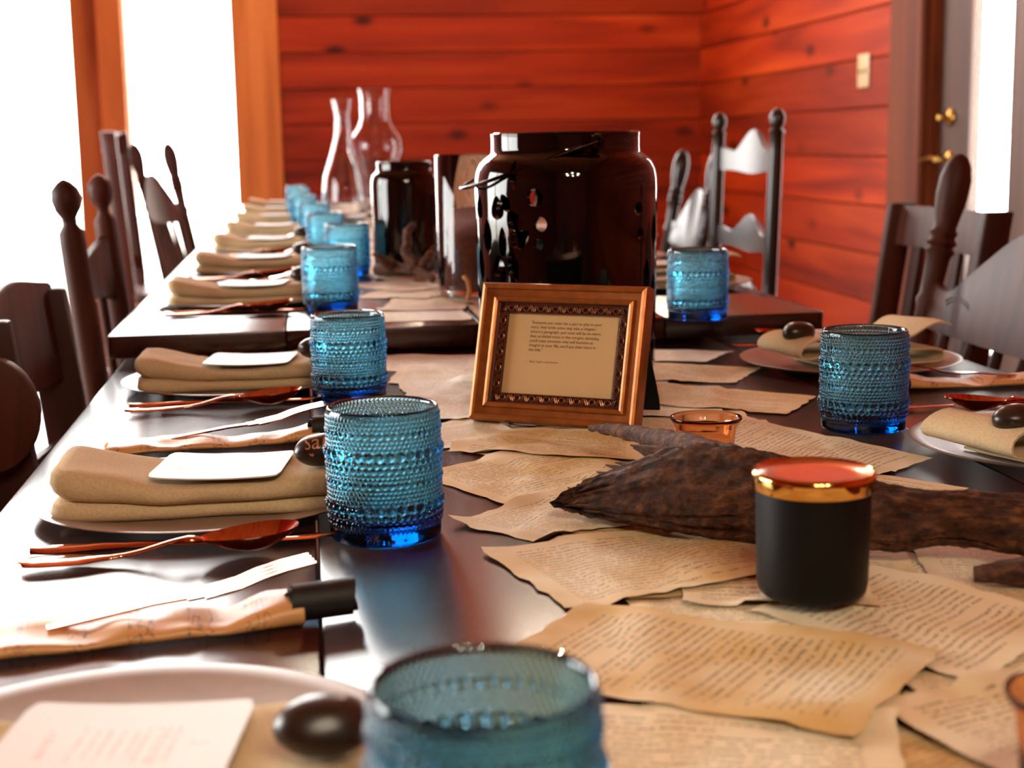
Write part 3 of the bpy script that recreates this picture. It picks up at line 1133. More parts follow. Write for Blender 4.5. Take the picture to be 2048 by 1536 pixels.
def knife_mesh():
    v, f = [], []
    m = 10
    st = []
    for x in linspace(-0.105, 0.105, 34):
        if x < -0.01:
            w = 0.0046 + 0.0055 * math.exp(-((x + 0.085) / 0.022) ** 2)
            hh = 0.0024 * (1 + 0.2 * abs(math.sin(x * 380)))
            if x < -0.103:
                w *= 0.6
        else:
            w = 0.0045 + 0.004 * math.sin(min(1, (x + 0.01) / 0.08) * PI / 2)
            hh = 0.0011
            if x > 0.085:
                w *= max(0.12, 1 - ((x - 0.085) / 0.0205) ** 2)
        st.append((x, w, hh))
    for (x, w, hh) in st:
        for k in range(m):
            a = 2 * PI * k / m
            v.append((x, w * math.cos(a), 0.0035 + hh * math.sin(a)))
    for i in range(len(st) - 1):
        for k in range(m):
            k2 = (k + 1) % m
            f.append((i * m + k, i * m + k2, (i + 1) * m + k2, (i + 1) * m + k))
    f.append(tuple(range(m))[::-1])
    f.append(tuple((len(st) - 1) * m + k for k in range(m)))
    return fix_normals(mesh('knife', v, f, True, 60))


def fork_head_mesh():
    """tines at +x, slightly curved up"""
    v, f = [], []

    def bar(pts, w, t):
        b = len(v)
        for (x, y, z) in pts:
            v.extend([(x, y - w, z - t), (x, y + w, z - t), (x, y + w, z + t), (x, y - w, z + t)])
        for i in range(len(pts) - 1):
            for k in range(4):
                k2 = (k + 1) % 4
                f.append((b + 4 * i + k, b + 4 * i + k2, b + 4 * i + 4 + k2, b + 4 * i + 4 + k))
        f.append((b + 3, b + 2, b + 1, b))
        e = b + 4 * (len(pts) - 1)
        f.append((e, e + 1, e + 2, e + 3))
    for q in (-0.0099, -0.0033, 0.0033, 0.0099):
        bar([(0.03, q, 0.012), (0.045, q, 0.0155), (0.06, q, 0.0175), (0.078, q * 0.98, 0.0185)], 0.0012, 0.0008)
    bar([(-0.08, 0, 0.009), (-0.02, 0, 0.011), (0.0, 0, 0.0105)], 0.0035, 0.001)
    bar([(0.0, 0, 0.0105), (0.01, 0, 0.0105)], 0.007, 0.001)
    bar([(0.01, 0, 0.0105), (0.031, 0, 0.0122)], 0.0112, 0.001)
    return mesh('fork', v, f, False)


def sleeve_mesh(seed):
    """crumpled paper sleeve, 0.2 long, open at +x"""
    n, v, f, uv = 44, [], [], []
    sec = 22
    for i in range(n + 1):
        x = -0.105 + 0.2 * i / n
        open_ = max(0, (x - 0.05) / 0.05)
        hh = 0.0085 + 0.007 * open_ + 0.005 * noise.noise((x * 22, seed, 0.5))
        hw = 0.030 - 0.007 * (i / n) + 0.002 * noise.noise((x * 30, seed, 5.5))
        if i == 0:
            hh = 0.003
        for k in range(sec):
            a = 2 * PI * k / sec
            y = hw * math.copysign(abs(math.cos(a)) ** 0.7, math.cos(a))
            z = hh / 2 + hh / 2 * math.copysign(abs(math.sin(a)) ** 0.8, math.sin(a))
            z += 0.0045 * noise.noise((x * 38, y * 50, seed)) * (z / hh)
            y += 0.002 * noise.noise((x * 35, z * 80, seed + 3))
            v.append((x, y, max(z, 0)))
            uv.append((i / n, k / sec))
    for i in range(n):
        for k in range(sec):
            k2 = (k + 1) % sec
            f.append((i * sec + k, (i + 1) * sec + k, (i + 1) * sec + k2, i * sec + k2))
    f.append(tuple(range(sec)))
    me = fix_normals(mesh('sleeve', v, f, True, 50))
    ul = me.uv_layers.new(name='UVMap')
    for l in me.loops:
        ul.data[l.index].uv = uv[l.vertex_index]
    return me


def ribbon_mesh():
    """rolled black ribbon: a loose spiral band"""
    v, f = [], []
    pts = []
    for i in range(46):
        a = i / 45 * 2.15 * 2 * PI
        r = 0.0125 - 0.0022 * a / (2 * PI)
        pts.append((r * math.cos(a), 0.0125 + r * 0.98 * math.sin(a)))
    m = len(pts)
    w = 0.019
    for s in (-1, 1):
        for e in (0, 1):
            for i, (a, b) in enumerate(pts):
                k = 1 - 0.045 * e
                v.append((s * w + 0.002 * math.sin(i * 0.4), a * k, 0.0125 + (b - 0.0125) * k))
    def id_(s, e, i):
        return (s * 2 + e) * m + i
    for i in range(m - 1):
        f.append((id_(0, 0, i), id_(1, 0, i), id_(1, 0, i + 1), id_(0, 0, i + 1)))
        f.append((id_(0, 1, i), id_(0, 1, i + 1), id_(1, 1, i + 1), id_(1, 1, i)))
        for s in (0, 1):
            f.append((id_(s, 0, i), id_(s, 0, i + 1), id_(s, 1, i + 1), id_(s, 1, i)))
    return fix_normals(mesh('ribbon_roll', v, f, True, 60))


def stone_mesh(seed):
    bm = bmesh.new()
    bmesh.ops.create_icosphere(bm, subdivisions=4, radius=1)
    for q in bm.verts:
        n_ = noise.noise(q.co * 1.1 + Vector((seed, 0, 0))) * 0.07
        c = q.co * (1 + n_)
        q.co = (c.x * 0.0215, c.y * 0.016, (c.z + 1) * 0.0125)
    me = bpy.data.meshes.new('stone')
    bm.to_mesh(me)
    bm.free()
    me.polygons.foreach_set('use_smooth', [True] * len(me.polygons))
    return me


def card_mesh(L=0.1, W=0.09, sag=0.0022):
    ring = rr_ring(L / 2, W / 2, 0.007, 60)
    nx, ny = 20, 8
    v, f = [], []

    def z(x):
        return sag * (2 * x / L) ** 2
    for t in (0, 0.0011):
        for j in range(ny + 1):
            for i in range(nx + 1):
                x = -L / 2 + L * i / nx
                y = -W / 2 + W * j / ny
                # soften the corners
                cx, cy = max(abs(x) - (L / 2 - 0.007), 0), max(abs(y) - (W / 2 - 0.007), 0)
                d = math.hypot(cx, cy)
                if d > 0.007:
                    x = math.copysign(L / 2 - 0.007 + cx / d * 0.007, x)
                    y = math.copysign(W / 2 - 0.007 + cy / d * 0.007, y)
                v.append((x, y, z(x) + t))
    k = (nx + 1) * (ny + 1)
    for j in range(ny):
        for i in range(nx):
            a = j * (nx + 1) + i
            f.append((a + k, a + k + 1, a + k + nx + 2, a + k + nx + 1))
            f.append((a, a + nx + 1, a + nx + 2, a + 1))
    bd = [i for i in range(nx + 1)] + [j * (nx + 1) + nx for j in range(1, ny + 1)] + [ny * (nx + 1) + i for i in range(nx - 1, -1, -1)] + [j * (nx + 1) for j in range(ny - 1, 0, -1)]
    for a, b in zip(bd, bd[1:] + bd[:1]):
        f.append((a, b, b + k, a + k))
    return mesh('card', v, f, True, 40)


def card_print_mesh(L=0.1, W=0.09, sag=0.0022):
    """rows of small foil strokes reading across the short side, a flame mark at one end"""
    rg = random.Random(5)
    v, f = [], []

    def z(x):
        return sag * (2 * x / L) ** 2 + 0.00125

    def quad(x0, x1, y0, y1):
        b = len(v)
        v.extend([(x0, y0, z(x0)), (x1, y0, z(x1)), (x1, y1, z(x1)), (x0, y1, z(x0))])
        f.append((b, b + 1, b + 2, b + 3))
    for (xc, hh, span, step) in ((0.022, 0.0011, 0.034, 0.0016), (0.016, 0.0036, 0.036, 0.0034), (0.009, 0.001, 0.034, 0.0016), (0.005, 0.001, 0.03, 0.0016),
                                 (-0.001, 0.001, 0.028, 0.0016), (-0.007, 0.001, 0.032, 0.0016), (-0.012, 0.001, 0.026, 0.0016), (-0.018, 0.001, 0.034, 0.0016), (-0.031, 0.0022, 0.026, 0.0026)):
        y = -span / 2
        while y < span / 2:
            w = step * rg.uniform(0.25, 0.6)
            if rg.random() > 0.12:
                quad(xc - hh * rg.uniform(0.5, 1), xc + hh * rg.uniform(0.5, 1), y, y + w)
            y += step
    b = len(v)
    for (x, y) in ((0.029, 0), (0.0335, 0.0016), (0.035, 0.0006), (0.0385, 0.0), (0.035, -0.0008), (0.0335, -0.0016)):
        v.append((x, y, z(x)))
    f.append(tuple(range(b, b + 6)))
    return mesh('foil_print', v, f, False)


NAPS = [napkin_mesh(0.222, 0.108, s) for s in (1.0, 4.2, 8.8)]
RNAPS = [sheet_napkin_mesh(2.0), sheet_napkin_mesh(6.1)]
SPOONH, BOWL, KNIFE, FORK, RIBBON = spoon_mesh(), bowl_mesh(), knife_mesh(), fork_head_mesh(), ribbon_mesh()
SLEEVES = [sleeve_mesh(1.7), sleeve_mesh(9.4)]
STONES = [stone_mesh(0.3), stone_mesh(5.1)]
CARD, CPRINT = card_mesh(), card_print_mesh()


def put(side, c, dx, dy):
    """offset in a setting's own frame: +x toward the table middle, +y to the sitter's left"""
    s = 1 if side == 'L' else -1
    return c[0] + s * dx, c[1] + s * dy


def setting(side, k, c, zt, where, opt=None):
    opt = opt or {}
    rz0 = 0 if side == 'L' else PI
    n = opt.get('lod', 0)
    x, y = c[0], c[1] + 0.006
    tag(obj('dinner_plate', PLATE, 'plate', None, (x, y, zt + 0.0002)), 'taupe stoneware plate, ' + where, 'plate', 'taupe dinner plates')
    nx, ny = put(side, c, *opt.get('nap', (0.0, -0.012)))
    if side == 'L':
        me = NAPS[k % 3]
    else:
        me = RNAPS[k % 2]
    tag(obj('linen_napkin', me, 'napkin', None, (nx, ny, zt + 0.0042), (0, 0, rz0 + opt.get('napr', 0.0))), 'folded beige napkin, ' + where, 'napkin', 'folded linen napkins')
    cz = zt + 0.0042 + (0.0295 if side == 'L' else 0.0345)
    if opt.get('card', True):
        cx, cy = put(side, c, *opt.get('cardo', (0.018, -0.018)))
        cd = tag(obj('menu_card', CARD, 'card', None, (cx, cy, cz), (0, 0, rz0 + opt.get('cardr', -0.14))), 'ivory printed card, ' + where, 'card', 'ivory printed cards')
        obj('foil_print', CPRINT, 'foil', cd)
    if n < 2:
        sx, sy = put(side, c, *opt.get('stone', (0.094, -0.036)))
        st = tag(obj('river_stone', STONES[k % 2], 'stone', None, (sx, sy, zt + 0.0042 + 0.031), (0, 0, rz0 + opt.get('stoner', 0.2))), opt.get('stonelab', 'smooth dark pebble, ' + where), 'stone', 'smooth dark name stones')
        if opt.get('inscr'):
            inscribe(st)
    if n < 2:
        px, py = put(side, c, *opt.get('spoon', (-0.012, -0.158)))
        sp = thing('copper_spoon', 'rose copper spoon, ' + where, 'spoon', (px, py, hgt(px, py) + 0.0003), rz0 + opt.get('spoonr', 0.06), 'rose copper spoons')
        obj('handle', SPOONH, 'copper', sp)
        obj('bowl', BOWL, 'copper', sp, (0.02, 0, 0), (0, 0, 0))
        px, py = put(side, c, *opt.get('knife', (-0.006, -0.126)))
        tag(obj('copper_knife', KNIFE, 'copper', None, (px, py, hgt(px, py) + 0.0003), (0, 0, rz0 + opt.get('knifer', 0.0))), 'rose copper knife, ' + where, 'knife', 'rose copper knives')
    if n < 2 and opt.get('sleeve', True):
        px, py = put(side, c, *opt.get('sleeveo', (-0.002, 0.232)))
        r = rz0 + opt.get('sleever', 0.1)
        sl = thing('cutlery_sleeve', 'kraft sleeve with black ribbon, ' + where, 'sleeve', (px, py, zt + 0.0004), r, 'kraft cutlery sleeves')
        obj('paper_pouch', SLEEVES[k % 2], 'script', sl)
        obj('ribbon_roll', RIBBON, 'ribbon', sl, (0.107, -0.008, 0.0), (0, 0, 0.12))
        ca, sa = math.cos(r), math.sin(r)
        ox, oy = 0.03, 0.012
        fk = obj('copper_fork', FORK, 'copper', None, (px + ca * ox - sa * oy, py + sa * ox + ca * oy, zt + 0.006), (0, -0.08, r + 0.12))
        tag(fk, 'copper fork in its sleeve, ' + where, 'fork', 'rose copper forks')


def text_mesh(s, size, align='LEFT', spacing=1.0):
    cu = bpy.data.curves.new('print', 'FONT')
    cu.body = s
    cu.size = size
    cu.align_x = align
    cu.space_line = spacing
    cu.resolution_u = 3
    o = bpy.data.objects.new('print', cu)
    COL.objects.link(o)
    dg = bpy.context.evaluated_depsgraph_get()
    dg.update()
    me = bpy.data.meshes.new_from_object(o.evaluated_get(dg))
    bpy.data.objects.remove(o)
    bpy.data.curves.remove(cu)
    me.materials.clear()
    return me


def inscribe(stone):
    """copper lettering wrapped on the camera-facing upper side of the pebble"""
    me = text_mesh('Sarah', 0.0135, 'CENTER')
    bm = bmesh.new()
    bm.from_mesh(me)
    bmesh.ops.subdivide_edges(bm, edges=bm.edges[:], cuts=1)
    hb = bmesh.new()
    # small heart under the name
    pts = []
    for i in range(20):
        a = 2 * PI * i / 20
        pts.append((0.00016 * 16 * math.sin(a) ** 3 - 0.0105, 0.00016 * (13 * math.cos(a) - 5 * math.cos(2 * a) - 2 * math.cos(3 * a)) - 0.0055, 0))
    vs = [bm.verts.new(p) for p in pts]
    bm.faces.new(vs)
    hb.free()
    for q in bm.verts:
        # letters slant like script; the label plane is tilted toward the viewer
        X = q.co.x + q.co.y * 0.3
        Y = q.co.y - 0.003
        d = Vector((X / 0.0215, -math.cos(0.9) * 0.9 + math.sin(0.9) * Y / 0.014, math.sin(0.9) * 0.55 + math.cos(0.9) * Y / 0.011))
        d.normalize()
        k = 1.045
        q.co = (d.x * 0.0215 * k, d.y * 0.016 * k, (d.z * k + 1) * 0.0125)
    bm.to_mesh(me)
    bm.free()
    tag(obj('inscription', me, 'script_paint', stone), 'copper hand lettering with a small heart')


LC = {0: (-0.09, 0.61), 1: (-0.088, 1.147), 2: (-0.086, 1.728)}
setting('L', 0, LC[0], TZ, 'blurred setting in the lower left corner', {'cardo': (0.005, -0.02), 'stone': (0.09, -0.045), 'nap': (0.0, -0.03), 'sleever': 0.12, 'sleeveo': (-0.016, 0.224)})
setting('L', 1, LC[1], TZ, 'second left setting, with the inscribed stone', {'inscr': True, 'nap': (0.003, -0.012), 'stonelab': 'dark pebble lettered in copper, behind the sharpest blue glass'})
setting('L', 2, LC[2], TZ, 'third left setting, last on the near table', {'sleeveo': (-0.002, 0.185), 'sleever': 0.05})
for i, yy in enumerate((2.30, 2.87, 3.44, 4.02, 4.60, 5.18, 5.76)):
    setting('L', i, (-0.098, yy), FZ, '%s left setting on the far tables' % ORD[i], {'lod': 0 if i < 2 else (1 if i < 3 else 2), 'sleeve': i < 3, 'spoon': (-0.012, -0.15)})
setting('R', 0, (0.664, 1.18), TZ, 'right setting cut by the picture edge', {'nap': (0.028, 0.022), 'napr': 0.35, 'cardo': (-0.05, -0.01), 'cardr': 0.2, 'stone': (0.088, 0.072), 'spoon': (-0.055, -0.185), 'spoonr': 0.05, 'knife': (-0.02, -0.22), 'sleeveo': (-0.02, 0.235),
                                                      'stonelab': 'plain dark pebble on the napkin at the right picture edge'})
setting('R', 1, (0.662, 1.695), TZ, 'right setting behind the dark blue glass', {'nap': (0.0, 0.0), 'napr': 0.2, 'cardo': (0.02, -0.01), 'stone': (0.075, 0.02), 'spoon': (-0.03, -0.225), 'spoonr': 0.12, 'knife': (-0.01, -0.19), 'sleeveo': (-0.09, 0.165), 'sleever': 0.02})
for i, yy in enumerate((2.36, 2.93, 3.5, 4.1, 4.7)):
    setting('R', i, (0.605, yy), FZ, '%s right setting on the far tables' % ORD[i], {'lod': 1 if i < 1 else 2, 'sleeve': False})

# ------------------------------------------------------------------ black ceramic lantern
def lantern(name, label, loc, R, H, holes, neck=True, rz=0.0, bail=True, n=128):
    root = thing(name, label, 'lantern', loc, rz)
    s = R / 0.106
    k = H / 0.291
    prof = [(0.0005, 0.0), (0.092 * s, 0.0), (0.099 * s, 0.004 * k), (0.1025 * s, 0.013 * k)]
    for z in linspace(0.02, 0.225, 12):
        prof.append(((0.1025 + 0.0035 * (z / 0.225)) * s, z * k))
    prof += [(0.1055 * s, 0.236 * k), (0.104 * s, 0.246 * k), (0.1 * s, 0.256 * k), (0.094 * s, 0.262 * k), (0.0885 * s, 0.2655 * k), (0.0865 * s, 0.2685 * k), (0.086 * s, 0.273 * k),
             (0.086 * s, 0.285 * k), (0.0865 * s, 0.2895 * k), (0.0845 * s, 0.291 * k), (0.0815 * s, 0.2905 * k), (0.0795 * s, 0.288 * k),
             (0.0795 * s, 0.268 * k), (0.082 * s, 0.262 * k), (0.095 * s, 0.25 * k), (0.0985 * s, 0.235 * k), (0.0985 * s, 0.18 * k), (0.0965 * s, 0.1 * k), (0.0955 * s, 0.02 * k), (0.088 * s, 0.009 * k), (0.0005, 0.008 * k)]
    v, f = lathe(prof, n)
    f.append(tuple(range(n))[::-1])
    f.append(tuple(range((len(prof) - 1) * n, len(prof) * n)))
    me = fix_normals(mesh('body', v, f, True, 50))
    if holes:
        # one cutter per opening, joined, then a boolean that is applied at once
        cv, cf = [], []
        for (deg, z, w, h, tilt, kind) in holes:
            a = math.radians(deg)
            out = []
            m = 16
            for i in range(m):
                t = 2 * PI * i / m
                if kind == 'leaf':
                    q = math.sin(t)
                    px = w / 2 * math.copysign(abs(math.cos(t)) ** 1.5, math.cos(t))
                    pz = h / 2 * q
                elif kind == 'drop':
                    px = w / 2 * math.cos(t) * (1 - 0.45 * math.sin(t))
                    pz = h / 2 * math.sin(t)
                else:
                    px, pz = w / 2 * math.cos(t), h / 2 * math.sin(t)
                ct, st_ = math.cos(tilt), math.sin(tilt)
                out.append((px * ct - pz * st_, px * st_ + pz * ct))
            b = len(cv)
            for rad in (0.085 * s, 0.125 * s):
                for (px, pz) in out:
                    # widen the cutter outward so the rims look softly countersunk
                    g = 1.0 if rad < 0.1 * s else 1.22
                    cv.append((rad * math.cos(a) - px * g * math.sin(a), rad * math.sin(a) + px * g * math.cos(a), z + pz * g))
            for i in range(m):
                j = (i + 1) % m
                cf.append((b + i, b + j, b + m + j, b + m + i))
            cf.append(tuple(b + i for i in range(m))[::-1])
            cf.append(tuple(b + m + i for i in range(m)))
        cme = fix_normals(mesh('cutter', cv, cf, False))
        co = bpy.data.objects.new('cutter', cme)
        bo = bpy.data.objects.new('body_tmp', me)
        COL.objects.link(co)
        COL.objects.link(bo)
        md = bo.modifiers.new('cut', 'BOOLEAN')
        md.operation = 'DIFFERENCE'
        md.solver = 'EXACT'; md.use_self = True
        md.object = co
        dg = bpy.context.evaluated_depsgraph_get()
        dg.update()
        me2 = bpy.data.meshes.new_from_object(bo.evaluated_get(dg))
        bpy.data.objects.remove(bo)
        bpy.data.objects.remove(co)
        me2.polygons.foreach_set('use_smooth', [True] * len(me2.polygons))
        me2.set_sharp_from_angle(angle=math.radians(38))
        me = me2
        me.materials.clear()
    obj('body', me, 'ceramic', root)
    if bail:
        # wire bail: pivots front and back in the neck, fallen to the left
        pts, rad = [], []
        for i in range(41):
            t = -1 + 2 * i / 40
            a = t * PI / 2
            y = 0.0905 * s * math.sin(a)
            reach = 0.142 * s * math.cos(a) ** 0.75
            drop = 0.052 * k * math.cos(a) ** 0.8
            pts.append((0.02 * s - reach, y, 0.279 * k - drop))
            rad.append(0.0021 * s)
        v, f = tube(pts, rad, 10)
        obj('bail_handle', mesh('bail', v, f), 'wire', root)
        for sg in (-1, 1):
            ev, ef = [], []
            ring = [(0.02 * s + 0.007 * s * math.cos(2 * PI * i / 20), sg * 0.0875 * s, 0.279 * k + 0.007 * s * math.sin(2 * PI * i / 20)) for i in range(21)]
            v, f = tube(ring, 0.0019 * s, 8, False)
            obj('pivot_ring', mesh('ring', v, f), 'ceramic', root)
    return root


HO = []
hrng = random.Random(11)
# three pierced columns of leaf shapes on the sides and the back; the face toward the camera stays plain with a few round holes
for deg0 in (-158, 180, 158, -28, 0, 28, 60, 95, 125):
    for j in range(6):
        z = 0.038 + 0.033 * j
        kind = ('leaf', 'leaf', 'drop', 'leaf', 'drop', 'round')[(j + int(deg0 / 20)) % 6]
        w, h = {'leaf': (0.017, 0.036), 'drop': (0.018, 0.024), 'round': (0.015, 0.016)}[kind]
        HO.append((deg0 + (11 if j % 2 else 0), z + 0.004 * math.sin(deg0), w, h, hrng.uniform(-0.35, 0.35), kind))
HO += [(-119, 0.211, 0.0165, 0.018, 0, 'round'), (-116, 0.182, 0.014, 0.015, 0, 'round'), (-117, 0.16, 0.010, 0.011, 0, 'round'), (-134, 0.186, 0.018, 0.024, 0.5, 'drop'),
       (-129, 0.166, 0.017, 0.024, -0.9, 'drop'), (-140, 0.205, 0.013, 0.02, 0.5, 'leaf'), (-135, 0.135, 0.014, 0.04, 0.1, 'leaf'), (-143, 0.16, 0.012, 0.034, 0.0, 'leaf'), (-132, 0.09, 0.014, 0.034, 0.1, 'leaf'), (-142, 0.11, 0.012, 0.036, 0, 'leaf'),
       (-134, 0.236, 0.008, 0.03, 0.1, 'leaf'), (-50, 0.196, 0.013, 0.014, 0, 'round'), (-48, 0.168, 0.011, 0.012, 0, 'round'), (-40, 0.12, 0.014, 0.034, 0, 'leaf'), (-48, 0.09, 0.014, 0.034, 0, 'leaf')]
lz = hgt(0.302, 1.672, 0.1)
lantern('ceramic_lantern', 'glossy black pierced ceramic lantern with wire bail, behind the picture frame', (0.302, 1.672, lz), 0.106, 1.041 - lz, HO)
lantern('ceramic_lantern', 'smaller dark lantern on the far table, behind the dried branch', (0.19, 2.75, hgt(0.19, 2.75, 0.06)), 0.064, 0.205, [], True, 0.0, False, 64)

# ------------------------------------------------------------------ picture frame with the quotation
W, H = 0.178, 0.14
fr = thing('picture_frame', 'gold picture frame with a printed quotation, leaning in front of the lantern', 'picture frame', (0.231, 1.376, hgt(0.231, 1.376, 0.05) + 0.0), math.radians(-33))
LEAN = math.radians(-17)
fin = [(0.0, 0.014, 0.0), (0.0, -0.002, 0.0), (0.0015, -0.005, 0), (0.004, -0.006, 0), (0.0062, -0.0052, 0), (0.0072, -0.0030, 0), (0.0135, -0.0012, 0), (0.0145, -0.0034, 0), (0.0168, -0.0042, 0), (0.0188, -0.003, 0), (0.0195, 0.001, 0), (0.0195, 0.006, 0)]


def frame_ring(prof):
    v, f = [], []
    for (i, y, _) in prof:
        v += [(-W / 2 + i, y, i), (W / 2 - i, y, i), (W / 2 - i, y, H - i), (-W / 2 + i, y, H - i)]
    for j in range(len(prof) - 1):
        for k in range(4):
            k2 = (k + 1) % 4
            f.append((4 * j + k, 4 * j + k2, 4 * j + 4 + k2, 4 * j + 4 + k))
    return v, f


def fpart(name, me, mat):
    return obj(name, me, mat, fr, (0, 0, 0), (LEAN, 0, 0))


v, f = frame_ring(fin)
fpart('moulding', fix_normals(mesh('moulding', v, f, True, 25)), 'framegold')
v, f = frame_ring([(0.0195, 0.001, 0), (0.0215, 0.0018, 0), (0.028, 0.0028, 0), (0.0293, 0.0022, 0), (0.0297, 0.006, 0)])
band = fpart('inner_band', fix_normals(mesh('band', v, f, True, 25)), 'frameband')
# raised rings and slashes along the band
ov, of = [], []


def orn_add(v, f):
    b = len(ov)
    ov.extend(v)
    of.extend([tuple(i + b for i in q) for q in f])


def orn_run(p0, p1, outn):
    p0, p1, outn = Vector(p0), Vector(p1), Vector(outn)
    L = (p1 - p0).length
    d = (p1 - p0).normalized()
    n = max(3, round(L / 0.0165))
    for i in range(n):
        c = p0 + d * (L * (i + 0.5) / n)
        ring = [c + (d * math.cos(2 * PI * q / 12) * 0.0034 + outn * math.sin(2 * PI * q / 12) * 0.0027) for q in range(13)]
        orn_add(*tube(ring, 0.00062, 5, False))
        for sg in (-1, 1):
            for o_ in (0.0052, 0.0072):
                a = c + d * sg * (o_ - 0.0011) + outn * -0.0028
                b = c + d * sg * (o_ + 0.0011) + outn * 0.0028
                orn_add(*tube([a, (a + b) / 2 + Vector((0, -0.0004, 0)), b], 0.00055, 5))
    for q in (-0.0042, 0.0042):
        k = int(L / 0.0016)
        for i in range(k):
            c = p0 + d * (L * (i + 0.5) / k) + outn * q
            orn_add(*tube([c - d * 0.0005, c + d * 0.0005], 0.0005, 4))


m_ = 0.0248
yb_ = 0.0014
orn_run((-W / 2 + m_, yb_, m_), (W / 2 - m_, yb_, m_), (0, 0, 1))
orn_run((-W / 2 + m_, yb_, H - m_), (W / 2 - m_, yb_, H - m_), (0, 0, -1))
orn_run((-W / 2 + m_, yb_, m_ + 0.005), (-W / 2 + m_, yb_, H - m_ - 0.005), (1, 0, 0))
orn_run((W / 2 - m_, yb_, m_ + 0.005), (W / 2 - m_, yb_, H - m_ - 0.005), (-1, 0, 0))
oo = obj('carved_beading', mesh('beading', ov, of, True, 60), 'frameorn', band)
bx = box_me(W - 0.056, 0.001, H - 0.056, 0, 1)
pr = fpart('print_sheet', bx, 'mat')
pr.location = Matrix.Rotation(LEAN, 3, 'X') @ Vector((0, 0.0055, H / 2))
QUOTE = ('"Everyone you meet has a part to play in your\nstory. And while some may take a chapter,\nothers a paragraph, and most will be no more\nthan scribbled notes in the margins, someday,\n'
         "you'll meet someone who will become so\nintegral to your life, you'll put their name in\nthe title.\"")
tm = text_mesh(QUOTE, 0.0040, 'LEFT', 1.12)
wq = max(p.co.x for p in tm.vertices) - min(p.co.x for p in tm.vertices)
for p in tm.vertices:
    p.co = Vector((p.co.x / wq * 0.0755, p.co.y * 1.02, 0))
q = obj('quotation', tm, 'ink', pr, (-0.0345, -0.00075, 0.0305), (PI / 2, 0, 0))
tm = text_mesh('~ Beau Taplin // Life Stories', 0.0026)
wq = max(p.co.x for p in tm.vertices)
for p in tm.vertices:
    p.co.x *= 0.033 / wq
obj('attribution', tm, 'ink', pr, (-0.0345, -0.00075, -0.0085), (PI / 2, 0, 0))
gp = fpart('glass_pane', box_me(W - 0.056, 0.001, H - 0.056, 0, 1), 'pane')
gp.location = Matrix.Rotation(LEAN, 3, 'X') @ Vector((0, 0.0036, H / 2))
bk = fpart('backing_board', box_me(W - 0.012, 0.004, H - 0.012, 0, 1), 'black')
bk.location = Matrix.Rotation(LEAN, 3, 'X') @ Vector((0, 0.0122, H / 2))
v, f = prism([(-0.016, 0.0), (0.022, 0.0), (0.022, 0.012), (0.013, 0.102), (-0.013, 0.102), (-0.022, 0.012)], -0.0015, 0.0015)
me = bevelled(v, f, 0.0008, 1)
for p in me.vertices:
    x, y, z = p.co
    p.co = (x, z, y)
es = obj('easel_leg', me, 'black', fr, (0.056, 0.098, 0.002), (math.radians(24), 0, math.radians(10)))

# ------------------------------------------------------------------ black candle with metal lid
cz_ = hgt(0.2915, 0.802, 0.036)
cd = thing('candle_jar', 'matte black candle jar with a shiny copper and gold lid', 'candle', (0.2915, 0.802, cz_ + 0.0003))
hh = 0.8365 - cz_ - 0.0003
prof = [(0.0005, 0.001), (0.024, 0.0005), (0.029, 0.001), (0.0318, 0.004), (0.0328, 0.009), (0.0335, hh * 0.6), (0.0337, hh - 0.0103), (0.0325, hh - 0.0098), (0.0318, hh - 0.016), (0.0315, 0.012), (0.0005, 0.008)]
v, f = lathe(prof, 64)
obj('jar', mesh('jar', v, f, True, 40), 'blackmatte', cd)
prof = [(0.0325, hh - 0.0105), (0.0352, hh - 0.0108), (0.0359, hh - 0.0100), (0.0359, hh - 0.0048), (0.0364, hh - 0.0030), (0.0362, hh - 0.0008), (0.0345, hh + 0.0006), (0.0338, hh - 0.0004)]
v, f = lathe(prof, 64)
obj('lid_rim', mesh('lid_rim', v, f, True, 50), 'gold', cd)
v, f = lathe([(0.0339, hh - 0.0004), (0.0325, hh - 0.0018), (0.02, hh - 0.0022), (0.0004, hh - 0.0022)], 64)
obj('lid_top', mesh('lid_top', v, f, True, 50), 'lidtop', cd)

# ------------------------------------------------------------------ driftwood
def frac_noise(p, o=4):
    s, a, t = 0, 1, 0
    for k in range(o):
        s += a * noise.noise(Vector(p) * (2 ** k))
        t += a
        a *= 0.55
    return s / t


